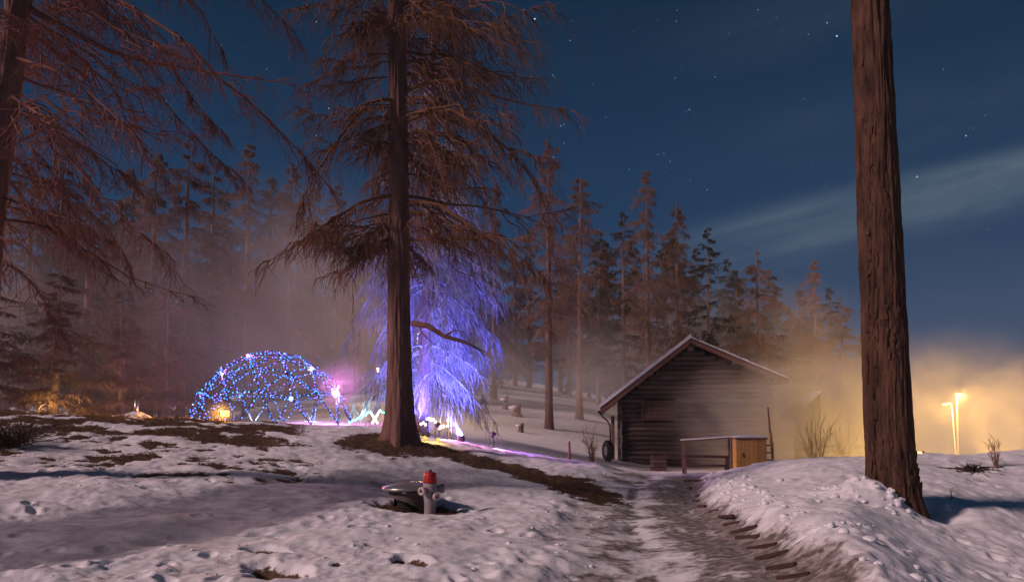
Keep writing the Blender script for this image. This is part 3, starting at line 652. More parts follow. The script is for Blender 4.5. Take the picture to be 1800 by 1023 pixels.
for px, top, d, s, lb in ((-60, 330, 40, 'larch_b', 'hazy bushy larch half cut off by the left picture edge, deep in the wood'), (10, 380, 60, 'dark_b', 'dark far conifer at the left picture edge, behind the leaning near trunk'),
    (90, 350, 52, 'dark_a', 'dark far conifer behind the yellow glow at the left of the crest'), (95, 275, 46, 'larch_c', 'tall hazy larch right of the far-left yellow glow'), (130, 400, 66, 'larch_b', 'lower hazy larch far behind the broad larch at left'),
    (185, 350, 52, 'larch_a', 'hazy larch midway between the yellow glow and the vent pipe'), (205, 370, 56, 'larch_a', 'fainter far larch just left of the vent pipe'), (225, 285, 48, 'larch_b', 'hazy bushy larch right above the vent pipe'),
    (285, 420, 70, 'dark_b', 'low dark conifer far behind, between vent pipe and dome'), (360, 400, 62, 'dark_a', 'dark far conifer above the left foot of the dome'), (370, 285, 54, 'larch_a', 'taller hazy larch above the left flank of the dome'),
    (400, 400, 60, 'larch_b', 'hazy larch above the orange flood lamp'), (470, 420, 68, 'larch_b', 'faint low larch straight behind the middle of the dome'), (470, 305, 56, 'larch_c', 'hazy larch rising over the top of the dome'),
    (550, 430, 72, 'dark_a', 'faint dark conifer far behind the right flank of the dome'), (545, 320, 58, 'larch_b', 'hazy bushy larch above the right flank of the dome'), (625, 450, 66, 'larch_b', 'faint low larch above the crossed glowing poles'),
    (630, 390, 60, 'larch_a', 'hazy larch between the dome and the great trunk, taller than its neighbours'), (700, 420, 70, 'dark_b', 'dark far conifer hidden behind the great trunk'), (760, 400, 60, 'larch_a', 'far larch seen through the blue lit branches'),
    (830, 430, 74, 'dark_a', 'dark far conifer at the right fringe of the blue lit larch'), (905, 420, 70, 'larch_b', 'hazy larch above the leaning stump on the snow slope')):
    wood_tree(px, top, d, s, lb, FAR, 1.05, 'conifer_tree' if s.startswith('dark') else 'larch_tree')
for px, top, d, s, lb in ((985, 450, 80, 'dark_a', 'dark far conifer between the two trunks on the snow slope'), (1035, 480, 84, 'larch_b', 'low hazy larch at the top of the snow slope'), (1075, 470, 80, 'dark_b', 'dark far conifer above the left end of the barn roof'),
    (1120, 470, 86, 'dark_a', 'low dark conifer far behind the left roof slope of the barn'), (1165, 430, 76, 'dark_b', 'dark conifer filling the gap left of the barn ridge'), (1215, 470, 82, 'dark_a', 'dark far conifer right over the barn ridge'),
    (1270, 510, 88, 'dark_b', 'low dark conifer just right of the black layered one'), (1320, 540, 90, 'dark_a', 'lowest dark conifer over the right roof slope of the barn'), (1360, 520, 84, 'dark_b', 'dark conifer right of the rounded larch, fading in smoke'),
    (1420, 560, 92, 'larch_b', 'low far larch in yellow smoke under the thin larch'), (1520, 580, 90, 'larch_b', 'far larch in yellow smoke partly hidden by the near trunk')):
    wood_tree(px, top, d, s, lb, 'far trees behind the barn', 1.15, 'conifer_tree' if s.startswith('dark') else 'larch_tree')
for px, top, d, s, lb in ((930, 400, 76, 'dark_b', 'dark conifer filling the wood right of the lit larch'), (1000, 400, 72, 'low', 'broad dark larch behind the two trunks on the snow slope'), (1068, 420, 74, 'dark_a', 'dense dark conifer over the snow slope, left of the barn eave'),
    (1115, 410, 72, 'low', 'broad brown larch behind the left roof slope of the barn'), (1178, 400, 70, 'dark_a', 'dark conifer crowding the bushy larch above the barn ridge'), (1225, 430, 72, 'dark_b', 'dark conifer just left of the black layered one'),
    (1280, 450, 76, 'dark_b', 'dark conifer between the black layered one and the rounded larch'), (1310, 480, 80, 'low', 'broad low larch in the wood over the right roof slope'), (1365, 480, 76, 'dark_a', 'dark conifer close behind the rounded larch'),
    (1408, 500, 80, 'low', 'broad hazy larch left of the thin larch'), (1460, 500, 82, 'dark_b', 'dark hazy conifer between the thin larch and the near trunk')):
    wood_tree(px, top, d, s, lb, 'far trees behind the barn', 0.9, 'conifer_tree' if s.startswith('dark') else 'larch_tree')

# ------------------------------------------------------------------ wooden slats pressed into the track
def hit(px, py):
    ds = np.arange(4.0, 40.0, 0.04); P = np.array([pt(px, py, float(d)) for d in ds]); z = ground_full(P[:, 0], P[:, 1])[0]
    k = int(np.argmax(P[:, 2] < z)); return Vector(P[k])
GROUND = bpy.data.objects['ground']
def slats():
    for i, (a, b, c, d) in enumerate(((1202,845,1232,845),(1209,858,1239,857),(1225,872,1256,872),(1218,881,1264,880),(1226,890,1273,888),(1247,900,1290,896),(1265,910,1309,904),(1275,923,1321,915),
            (1289,936,1330,927),(1296,947,1349,942),(1314,965,1364,957),(1329,984,1384,970),(1350,1001,1397,995),(1369,1017,1420,1011))):
        A, B = hit(a, b), hit(c, d)
        l = (B-A).length
        if l > 0.75: B = A + (B-A)*0.6/l
        mid = (A+B)/2; q = (B-A).to_track_quat('X', 'Z')
        mb = MB(); mb.box((0, 0, 0), ((B-A).length*1.05, 0.058, 0.050), None, 0.010)
        for v in mb.bm.verts: v.co.y += 0.012*math.sin(v.co.x*9 + i); v.co.z += 0.006*math.sin(v.co.x*14 + 2*i)
        o = mb.build('wooden_slat', M['slat'], GROUND, mid + Vector((0, 0, 0.010))); o.rotation_euler = q.to_euler()
slats()

# ------------------------------------------------------------------ log barn
def barn():
    px0 = gp(1085, 32); zf = -0.62
    o = empty('log_barn', (px0.x, px0.y, 0), R_(-8.2), label='old log barn with snow-edged gable roof below the wood', cat='barn')
    Wd, Dp, XP, ZP, SL, SR = 6.55, 8.0, 3.11, 5.0, 0.766, 0.447
    under = lambda x: ZP - 0.22 - (SL*(XP-x) if x < XP else SR*(x-XP))
    rnd = random.Random(8); lh = 0.205; z = zf; k = 0
    win = (1.10, 2.50, 1.60, 2.26)
    while z < ZP - 0.35:
        zt = z + lh
        xl = max(0.0, XP - (ZP-0.22-zt)/SL) if zt > under(0) else 0.0
        xr = min(Wd, XP + (ZP-0.22-zt)/SR) if zt > under(Wd) else Wd
        spans = [(xl, xr)]
        if zt > win[2] and z < win[3]: spans = [(xl, win[0]), (win[1], xr)]
        for (a, b) in spans:
            if b - a < 0.15: continue
            mb = MB(); L_ = b - a; dy = rnd.uniform(-.018, .018)
            nseg = max(2, int(L_/0.7)); n = 10; P = []
            rr = [(lh*0.5*(1+0.07*math.sin(i*1.7+k)+rnd.uniform(-.09, .05)))for i in range(nseg+1)]
            mb.tube([(a + L_*i/nseg, dy + rnd.uniform(-.008, .008), z + lh/2 + rnd.uniform(-.006, .006)) for i in range(nseg+1)], [r*0.985 for r in rr], 10)
            mb.build('log', M['log'], o)
        if zt < under(0)-0.05:
            for xx in (0.12, Wd-0.12):
                mb = MB(); mb.tube([(xx + rnd.uniform(-.03, .03), -0.26 - rnd.uniform(0, .08), z + lh), (xx, 0.4, z+lh), (xx, Dp*0.5, z+lh), (xx, Dp, z + lh)], lh*0.47, 9); mb.build('log', M['log'], o)
        z += lh; k += 1
    mb = MB(); mb.bm.faces.new([mb.bm.verts.new(p) for p in ((0.1, .03, zf), (Wd-.1, .03, zf), (Wd-.1, .03, under(Wd)), (XP, .03, under(XP)), (.1, .03, under(.1)))])
    r = bmesh.ops.extrude_face_region(mb.bm, geom=mb.bm.faces[:]); bmesh.ops.translate(mb.bm, vec=(0, Dp-0.1, 0), verts=[v for v in r['geom'] if isinstance(v, bmesh.types.BMVert)])
    mb.build('dark_core', M['dark'], o)  # backing solid behind the logs; shade of the gaps put into its colour
    # shuttered opening
    w = empty('window', (0, 0, 0)); w.parent = o
    fr = MB(); a, b, c, d = win
    fr.box(((a+b)/2, -.09, d+.05), (b-a+.16, .1, .1), None, .01).box(((a+b)/2, -.09, c-.05), (b-a+.16, .12, .1), None, .01).box((a-.03, -.09, (c+d)/2), (.09, .1, d-c), None, .01).box((b+.03, -.09, (c+d)/2), (.09, .1, d-c), None, .01)
    fr.build('window_frame', M['board'], w)
    for i in range(4): MB().box(((a+b)/2, -.055 + .01*(i % 2), c + (i+.5)*(d-c)/4), (b-a-.05, .03, (d-c)/4-.018), None, .006).build('shutter_board', M['board'], w)
    # roof
    y0, y1 = -0.65, Dp+0.5
    rf = empty('roof', (0, 0, 0)); rf.parent = o
    xe, xr = -0.72, 7.05; ze, zr = ZP - SL*(XP-xe), ZP - SR*(xr-XP)
    def slab(name, x0, z0, x1, z1, t0, t1, ya, yb, m, par, sag=0.0, seg=1, wob=0.0):
        mb = MB(); cols = []
        for i in range(seg+1):
            f = i/seg; x = x0+(x1-x0)*f; zz = z0+(z1-z0)*f
            wv = wob*math.sin(i*2.3)+wob*0.6*math.sin(i*5.1)
            cols.append([mb.bm.verts.new(p) for p in ((x, ya, zz+t0), (x, yb, zz+t0), (x, yb, zz+t1+wv), (x, ya+wob*1.5*math.sin(i*3.7), zz+t1+wv))])
        for p, q in zip(cols, cols[1:]):
            for j in range(4): mb.bm.faces.new((p[j], p[(j+1) % 4], q[(j+1) % 4], q[j]))
        mb.bm.faces.new(cols[0]); mb.bm.faces.new(cols[-1][::-1])
        return mb.build(name, m, par)
    slab('roof_slope', xe, ze, XP, ZP, -.16, 0, y0, y1, M['slate'], rf)
    slab('roof_slope', XP, ZP, xr, zr, -.16, 0, y0, y1, M['slate'], rf)
    s1 = slab('snow_layer', xe-.04, ze-.03, XP+.02, ZP+.01, .004, .17, y0-.04, y1, M['snowcap'], rf, seg=26, wob=.012)
    slab('snow_layer', XP+.03, ZP, xr+.03, zr-.01, .004, .055, y0-.02, y1, M['snowcap'], rf, seg=26, wob=.012)
    slab('bargeboard', xe+.05, ze-.16, XP-.02, ZP-.16, -.10, .08, y0-.03, y0-.002, M['redwood'], rf)
    slab('bargeboard', XP+.02, ZP-.16, xr-.05, zr-.16, -.08, .08, y0-.03, y0-.002, M['redwood'], rf)
    MB().tube([(XP, y0+.05, ZP-.42), (XP, 1.0, ZP-.42)], .13, 10).build('ridge_beam', M['log'], rf)
    for x in (0.0, 1.5, 4.9, Wd): MB().box((x, -.25, under(x)-.03), (.14, .75, .13), None, .01).build('purlin', M['log'], rf)
    MB().tube([(xe-.05, y0, ze-.20), (xe-.05, y1, ze-.20)], .065, 8).build('gutter', M['iron'], rf)
    MB().box((-.20, -.10, .55), (.15, .10, 2.3), None, .01).build('corner_post', M['redwood'], o)
    MB().tube([(xe-.03, -.5, ze-.24), (-.62, -.5, ze-.42), (-.45, -.45, ze-.55), (-.33, -.38, ze-.75), (-.31, -.33, ze-1.1), (-.31, -.33, zf)], .035, 8).build('downpipe', M['iron'], o)
    return o
BARN = barn()
def barn_pt(x, y, z): a = R_(-8.2); b = BARN.location; return Vector((b.x + x*math.cos(a) - y*math.sin(a), b.y + x*math.sin(a) + y*math.cos(a), z))

def barn_things():
    # tyre leaning at the corner
    p = gp(1068, 30.6); o = empty('tyre', p, R_(14), label='black tyre standing on edge at the left corner of the barn', cat='tyre')
    mb = MB(); Rr, n1, n2 = .44, 40, 12; prof_ = [(.155*math.cos(t)*1.0, .155*math.sin(t)) for t in [2*math.pi*j/n2 for j in range(n2)]]
    rings = []
    for i in range(n1):
        a = 2*math.pi*i/n1; tread = .012*(i % 2)
        rings.append([mb.bm.verts.new((cx*0.95, (Rr-.13+cr*.86+(tread if cr > .1 else 0))*math.cos(a), Rr + (Rr-.13+cr*.86+(tread if cr > .1 else 0))*math.sin(a))) for cx, cr in prof_])
    for i in range(n1):
        for j in range(n2): mb.bm.faces.new((rings[i][j], rings[i][(j+1) % n2], rings[(i+1) % n1][(j+1) % n2], rings[(i+1) % n1][j]))
    mb.build('tread', M['rubber'], o)
    Mx = Matrix.Translation((0, 0, Rr)) @ Matrix.Rotation(R_(90), 4, 'Y')
    MB().lathe([(.04, -.10), (.17, -.09), (.20, -.11), (.20, .11), (.17, .06), (.04, .05)], 20, Mx).build('rim', M['zinc'], o)
    # chain with glints
    q = barn_pt(.16, -.42, 0); o = empty('hanging_chain', (q.x, q.y, -.1), label='hanging chain with glinting links beside the red corner post of the barn', cat='chain')
    for i in range(15):
        M4 = Matrix.Translation((.02*math.sin(i), 0, .10*i)) @ Matrix.Rotation(R_(90*(i % 2)), 4, 'Z') @ Matrix.Rotation(R_(90), 4, 'X')
        mb = MB(); R1, r1 = .045, .012; rg = []
        for a in range(10):
            t = 2*math.pi*a/10; rg.append([mb.bm.verts.new(M4 @ Vector(((R1+r1*math.cos(s))*math.cos(t), (R1*1.5+r1*math.cos(s))*math.sin(t), r1*math.sin(s)))) for s in [2*math.pi*b/5 for b in range(5)]])
        for a in range(10):
            for b in range(5): mb.bm.faces.new((rg[a][b], rg[a][(b+1) % 5], rg[(a+1) % 10][(b+1) % 5], rg[(a+1) % 10][b]))
        mb.build('chain_link', M['zinc'], o)
    # pine cabinet
    p = gp(1316, 27.0); zt = pt(1316, 771, 27).z; h = zt - p.z
    o = empty('wooden_cabinet', p, R_(-4), label='pale yellow pine cabinet with snow on top before the barn', cat='cabinet')
    w = 1.02
    for i in range(7): MB().box((-w/2 + (i+.5)*w/7, -.30 + .004*(i % 2), h/2), (w/7-.008, .03, h), None, .006).build('front_board', M['pine'], o)
    for sx in (-1, 1):
        for i in range(4): MB().box((sx*(w/2+.016), -.27 + (i+.5)*.15, h/2), (.03, .142, h-.01), None, .006).build('side_board', M['pine'], o)
    MB().box((0, .33, h/2), (w, .03, h)).build('back_board', M['pine'], o)
    MB().box((0, .02, h+.025), (w+.14, .78, .045), None, .008).build('top', M['board'], o)
    MB().box((-.30, -.325, h*.55), (.05, .03, .16), None, .01).build('handle', M['iron'], o)
    mb = MB(); bmesh.ops.create_grid(mb.bm, x_segments=18, y_segments=12, size=.5)
    for v in mb.bm.verts:
        e = max(abs(v.co.x), abs(v.co.y))*2; v.co.z = (.075*(1-e**6)*(1+.5*perlin(v.co.x*5, v.co.y*5+3)) + .002); v.co.x *= w+.12; v.co.y *= .78
    mb.build('snow_cap', M['snowcap'], o, (0, .02, h+.048))
    # work bench with snow on its board
    A, B = pt(1196, 775, 28.2), pt(1289, 769, 27.6); o = empty('work_bench', gp(1240, 28.0), label='long bench board dusted with snow left of the pine cabinet', cat='bench')
    off = Vector(o.location)
    MB().bar(A-off, B-off, .42, .05, .01).build('bench_top', M['board'], o)
    mb = MB(); d_ = (B-A); n = 20
    mb.bar(A-off+Vector((0, -.02, .048)), B-off+Vector((0, -.02, .048)), .40, .028, .006).build('snow_strip', M['snowcap'], o)
    for f in (.06, .94):
        for dy in (-.16, .16):
            q = A + d_*f - off + Vector((0, dy, -.03)); MB().bar(q, (q.x, q.y, -.5), .07, .07, .008).build('leg', M['board'], o)
    # trestle
    o = empty('trestle', gp(1243, 26.0), label='low wooden trestle frame in front of the snow-dusted bench', cat='trestle'); off = Vector(o.location)
    A, B = pt(1200, 801, 26.0), pt(1282, 803, 25.8)
    MB().bar(A-off, B-off, .12, .09, .01).build('cross_bar', M['board'], o)
    for f in (.05, .95):
        q = A + (B-A)*f - off
        for dy in (-.22, .22): MB().bar(q + Vector((0, dy*.1, -.04)), (q.x - .05, q.y+dy, -.45), .09, .06, .008).build('leg', M['board'], o)
    MB().bar(A + (B-A)*.05 - off + Vector((0, -.12, -.32)), A + (B-A)*.95 - off + Vector((0, -.12, -.30)), .05, .08, .006).build('brace', M['board'], o)
    # crate
    p = gp(1156, 28.5); z1 = pt(1156, 800, 28.5).z; h = z1-p.z; o = empty('slatted_crate', p, R_(6), label='small slatted wooden crate left of the trestle, against the barn', cat='crate')
    for i in range(4):
        for sy in (-1, 1): MB().box((0, sy*.2, (i+.5)*h/4), (.52, .02, h/4-.03), None, .004).build('slat', M['board'], o)
        for sx in (-1, 1): MB().box((sx*.26, 0, (i+.5)*h/4), (.02, .40, h/4-.03), None, .004).build('slat', M['board'], o)
    for sx in (-1, 1):
        for sy in (-1, 1): MB().box((sx*.235, sy*.175, h/2), (.04, .04, h), None, .004).build('corner_post', M['board'], o)
    # leaning pole and rack right of the cabinet
    A, B = gp(1357, 26.6), pt(1350, 716, 26.9); o = empty('leaning_pole', A, label='tall thin pole leaning right of the pine cabinet', cat='pole')
    MB().tube([(0, 0, -.1), tuple((B-A)*.35 + Vector((.02, 0, 0))), tuple((B-A)*.7), tuple(B-A)], [.045, .042, .036, .03], 8).build('shaft', M['redwood'], o)
    MB().tube([tuple((B-A)*.40 + Vector((.015, -.02, 0))), tuple((B-A)*.62 + Vector((.01, -.02, 0)))], .055, 8).build('pale_sleeve', M['pine'], o)  # paler, thicker stretch round the middle of the pole
    p = gp(1349, 27.2); o = empty('wooden_rack', p, R_(-5), label='small upright wooden rack between cabinet and leaning pole', cat='rack')
    for sx in (-.16, .16): MB().box((sx, 0, .55), (.05, .05, 1.25), None, .006).build('post', M['board'], o)
    for i in range(4): MB().box((0, -.005, .25+.27*i), (.28, .035, .05), None, .006).build('rail', M['board'], o)
    # lean-to behind the barn on the right
    p = gp(1415, 32.5); o = empty('woodshed', (p.x, p.y, p.z), R_(-6), label='small plank shed with bright snow-edged sloping roof, in smoke right of the barn', cat='shed')
    A, B = pt(1398, 728, 32.5)-Vector(o.location), pt(1438, 691, 32.5)-Vector(o.location)
    for i in range(9):
        f = i/8; x = A.x + (B.x-A.x)*f; zt = A.z+(B.z-A.z)*f - .08
        MB().box((x, .02*(i % 2), zt/2-.2), (.135, .03, zt+.4), None, .006).build('plank', M['board'], o)
    r = empty('roof', (0, 0, 0)); r.parent = o
    for nm, t0, t1, m_, ex in (('roof_slope', -.07, 0, M['slate'], 0), ('snow_layer', .004, .07, M['snowcap'], .03)):
        mb = MB(); c = [[mb.bm.verts.new((q.x, yy, q.z+t)) for yy, t in ((-.25-ex, t0), (1.9, t0), (1.9, t1), (-.25-ex, t1))] for q in (A-Vector((.1+ex, 0, .09)), B+Vector((.06+ex, 0, .05)))]
        for j in range(4): mb.bm.faces.new((c[0][j], c[0][(j+1) % 4], c[1][(j+1) % 4], c[1][j]))
        mb.bm.faces.new(c[0]); mb.bm.faces.new(c[1][::-1]); mb.build(nm, m_, r)
barn_things()

# ------------------------------------------------------------------ hydrant and covered shaft
def hydrant():
    x, y = HYD; z = gz(x, y)
    o = empty('fire_hydrant', (x, y, z-.03), R_(8), label='grey fire hydrant with red cap standing in the snow', cat='hydrant')
    MB().lathe([(.02, -.1), (.15, -.1), (.15, .03), (.145, .045), (.105, .05), (.098, .07), (.095, .10), (.095, .30), (.10, .315), (.10, .335), (.098, .34), (.112, .40), (.112, .60), (.107, .615), (.10, .62), (.02, .62)], 32).build('barrel', M['hyd'], o)
    MB().lathe([(.02, .622), (.116, .622), (.118, .632), (.105, .72), (.098, .765), (.088, .785), (.05, .795), (.02, .797)], 32).build('bonnet', M['red'], o)
    MB().lathe([(.02, .795), (.028, .796), (.026, .83), (.02, .836), (.005, .837)], 5, smooth=False).build('operating_nut', M['iron'], o)
    for i in range(8):
        a = i*math.pi/4 + .2; MB().lathe([(.004, 0), (.013, 0), (.013, .014), (.004, .015)], 6, Matrix.Translation((.128*math.cos(a), .128*math.sin(a), .045)), False).build('flange_bolt', M['iron'], o)
    def outlet(ang, zz, ln, r, cap, capm):
        Mx = Matrix.Rotation(ang, 4, 'Z') @ Matrix.Translation((0.08, 0, zz)) @ Matrix.Rotation(R_(90), 4, 'Y')
        a = MB().lathe([(.01, 0), (r*.72, 0), (r*.72, ln), (r*.9, ln+.005), (r*.9, ln+.02), (.01, ln+.021)], 20, Mx).build('outlet', M['hyd'], o)
        MB().lathe([(.01, ln+.022), (r, ln+.022), (r*1.02, ln+.035), (r*1.0, ln+.06), (r*.85, ln+.07), (r*.45, ln+.072), (r*.42, ln+.06), (.01, ln+.059)], 20, Mx).build('outlet_cap', capm, a)
        MB().lathe([(.004, ln+.058), (r*.24, ln+.058), (r*.22, ln+.085), (.004, ln+.086)], 5, Mx, False).build('cap_nut', cap, a)
    outlet(R_(-128), .50, .10, .070, M['iron'], M['hydcap']); outlet(R_(-62), .41, .08, .062, M['red'], M['hydcap']); outlet(R_(22), .52, .09, .075, M['iron'], M['hyd'])
hydrant()
def shaft():
    x, y = SHAFT; z = gz(x, y)
    o = empty('covered_shaft', (x, y, z-.05), R_(0), label='round shaft half dug out of the snow with domed silver lid, behind the hydrant', cat='shaft')
    o.scale = (.80, .80, .80)
    n, m = 96, 40; r = .45; h = .50; V, F = [], []
    for layer, rr in enumerate((r, r-.05)):
        for j in range(m+1):
            for i in range(n): a = 2*math.pi*i/n; V.append((rr*(1-.06*(1-j/m))*math.cos(a), rr*(1-.06*(1-j/m))*math.sin(a), -.12 + (h+.12)*j/m))
    for layer in range(2):
        for j in range(m):
            for i in range(n):
                a = 2*math.pi*(i+.5)/n - math.pi*2; ca = math.degrees(a) % 360          # open to the front left (camera looks along +y)
                t = (ca-172)/(312-172)                                                   # 0 at left, 1 past the front
                top = .40*math.sqrt(max(0, 1-(max(0, t))**2)) if 0 <= t <= 1 else (0.40 if 150 < ca < 172 else -1)
                if (-.12 + (h+.12)*(j+.5)/m) < top: continue
                b = layer*(m+1)*n + j*n; F.append((b+i, b+(i+1) % n, b+n+(i+1) % n, b+n+i))
    me = np_mesh('body', V, F[:]); link('body', np_mesh('body', V, [f for f in F if f[0] < (m+1)*n]), M['concrete'], o)
    link('shade_wall', np_mesh('shade_wall', V, [f for f in F if f[0] >= (m+1)*n]), M['dark'], o)  # inner wall with the shade of the opening put into its colour
    MB().lathe([(.02, -.13), (.27, -.13), (.27, .40), (.02, .40)], 32).build('shade_core', M['dark'], o)  # added near-black cylinder, painted as the shade inside the opening
    MB().lathe([(.02, h), (.50, h), (.50, h+.02), (.02, h+.021)], 48).build('collar', M['rubber'], o)
    lid = MB().lathe([(.02, h+.022), (.40, h+.022), (.53, h+.03), (.555, h+.055), (.555, h+.095), (.53, h+.115), (.46, h+.128), (.30, h+.165), (.15, h+.185), (.02, h+.190)], 64).build('lid', M['lid'], o)
    lid.rotation_euler = (R_(1), R_(-3), 0)
    MB().tube([(.18, -.22, h+.185), (.17, -.25, h+.215), (.24, -.28, h+.205), (.25, -.26, h+.172)], .012, 6).build('handle', M['zinc'], lid)
    MB().box((-.05, -.50, h+.005), (.10, .04, .06), None, .008).build('latch', M['zinc'], o)
shaft()

# ------------------------------------------------------------------ lamps
def point(name, parent, loc, col, w, r=.05):
    l = bpy.data.lights.new(name, 'POINT'); l.color = col; l.energy = w; l.shadow_soft_size = r
    o = bpy.data.objects.new(name, l); COL.objects.link(o); o.parent = parent; o.location = loc; return o
def spot(name, parent, loc, aim, col, w, ang=60, r=.05):
    l = bpy.data.lights.new(name, 'SPOT'); l.color = col; l.energy = w; l.shadow_soft_size = r; l.spot_size = R_(ang); l.spot_blend = .6
    o = bpy.data.objects.new(name, l); COL.objects.link(o); o.parent = parent; o.location = loc
    o.rotation_euler = (Vector(aim)-Vector(loc)).to_track_quat('-Z', 'Y').to_euler(); return o

def street_lamp(px, d, topy, arm, label, w, lean_=0.0, thick=1.0):
    p = gp(px, d); zt = pt(px, topy, d).z - p.z
    o = empty('street_lamp', p, label=label, cat='street lamp', group='street lamps in the smoke')
    MB().tube([(0, 0, -.3), (0, 0, .9), (lean_, 0, zt)], [.075*thick, .06*thick, .042*thick], 12).build('post', M['post'], o)
    MB().tube([(lean_, 0, zt-.05), (lean_+arm*.4, 0, zt+.09), (lean_+arm, -.05, zt+.11)], .035, 8).build('arm', M['post'], o)
    hd = MB().box((lean_+arm*1.25, -.08, zt+.12), (.62, .30, .12), Matrix.Rotation(R_(8)*(1 if arm > 0 else -1), 3, 'Y'), .04).build('lamp_head', M['post'], o)
    MB().box((lean_+arm*1.25, -.10, zt+.045), (.54, .27, .06), Matrix.Rotation(R_(8)*(1 if arm > 0 else -1), 3, 'Y'), .025).build('lens', glow('sodium_lens', (1.0, .66, .20), 22), o)
    point('lamp_light', o, (lean_+arm*1.25, -.14, zt-.10), (1.0, .54, .13), w, .18)
    return o
street_lamp(1681, 57, 695, .12, 'taller street lamp, right of the pair in the yellow smoke', 6500, .05)
street_lamp(1677, 60, 711, -.42, 'shorter street lamp, left of the pair in the yellow smoke', 5200, -.20, .6)

def floodlight(px, py, d, w, col, label, power, aim=(0, -1, -.1), strength=14, yaw=0.0):
    g = gp(px, d); z = pt(px, py, d).z - g.z
    o = empty('flood_lamp', g, yaw, label=label, cat='flood lamp')
    h = w*.72
    MB().box((0, .07, z), (w, .12, h), None, .02).build('housing', M['iron'], o)
    MB().box((0, 0.0, z), (w*.92, .02, h*.88), None, .008).build('lens', glow('flood_lens', col, strength), o)
    for q in (-w*.55, w*.55): MB().bar((q, .06, z), (q, .06, -.1), .03).build('bracket', M['iron'], o)
    spot('flood_light', o, (0, -.06, z), (aim[0], -.06+aim[1], z+aim[2]), col, power, 150, w*.3)
    return o
floodlight(396, 727, 23.6, .30, (1.0, .40, .07), 'orange flood lamp glowing on the snow at the foot of the dome', 2600, (-.35, -1, -.22), 5.0)

def uplight(px, d, col, label, power, aim, dz=.12, ang=75, strength=10, group=None):
    g = gp(px, d); o = empty('ground_spotlight', g, label=label, cat='spotlight', group=group)
    a = Vector(aim).normalized(); q = a.to_track_quat('Z', 'Y').to_matrix().to_4x4()
    Mx = Matrix.Translation((0, 0, dz)) @ q
    MB().lathe([(.02, -.12), (.07, -.11), (.10, -.03), (.105, .03), (.095, .03), (.09, .0), (.02, -.01)], 18, Mx).build('housing', M['iron'], o)
    MB().lathe([(.005, .012), (.088, .012), (.088, .018), (.005, .019)], 18, Mx).build('lens', glow('spot_lens', col, strength), o)
    MB().bar((0, 0, dz-.02), (0, 0, -.2), .03).build('spike', M['iron'], o)
    spot('spot_light', o, Vector((0, 0, dz)) + a*.06, Vector((0, 0, dz)) + a*2, col, power, ang, .05)
GU = 'ground spotlights round the lit larch'
uplight(752, 25.2, (.10, .10, 1.0), 'blue ground spotlight at the foot of the lit larch, just right of the great trunk', 3400, (.10, .40, 1), group=GU, ang=95)
uplight(812, 24.2, (.13, .15, 1.0), 'blue ground spotlight right of the lit larch, beside the yellow bulbs', 3400, (-.45, .60, 1.2), group=GU, ang=100)
uplight(690, 24.4, (.20, .16, 1.0), 'violet ground spotlight hidden left of the great trunk, aimed at the lit larch', 2200, (.5, .6, 1.3), group=GU, ang=90)
uplight(742, 25.0, (.14, .15, 1.0), 'added narrow blue ground spotlight that brightens the top of the lit larch', 5200, (.10, .16, 1), group=GU, ang=42)  # extra spot put in to carry blue light up the crown
uplight(772, 23.4, (1.0, .16, .95), 'magenta spotlight on the snow among the yellow bulbs', 260, (.55, -.1, -.45), .42, 130, group=GU)
uplight(868, 23.6, (.42, .08, 1.0), 'violet spotlight washing the snow right of the lit larch', 260, (.55, -.05, -.50), .42, 130, group=GU)

def lantern(px, d, py, col, label, w, grp=None):
    g = gp(px, d); z = pt(px, py, d).z-g.z; o = empty('lantern_post', g, label=label, cat='lantern', group=grp)
    MB().tube([(0, 0, -.3), (0, 0, z-.2)], .045, 8).build('post', M['iron'], o)
    MB().lathe([(.02, z-.16), (.05, z-.15), (.07, z+.12), (.02, z+.13)], 8, smooth=False).build('glass', glow('lantern_glass', col, 9), o)
    MB().lathe([(.02, z+.132), (.10, z+.135), (.05, z+.19), (.02, z+.22)], 8, smooth=False).build('cap', M['iron'], o)
    point('lantern_light', o, (0, -.25, z), col, w, .12)
lantern(733, 37, 590, (1.0, .62, .22), 'warm lantern glimpsed through the branches right behind the great trunk', 420)
lantern(664, 44, 650, (1.0, .60, .25), 'warm lantern deep in the wood left of the great trunk', 110)
floodlight(70, 733, 27, .40, (1.0, .62, .16), 'yellow flood lamp behind the crest at the far left', 380, (-.1, -.9, .30), 6, R_(180))

floodlight(1612, 799, 32, .45, (1.0, .56, .14), 'yellow flood lamp mostly hidden behind the right-hand snow bank', 3800, (0, -1, .6), 5, R_(-82))

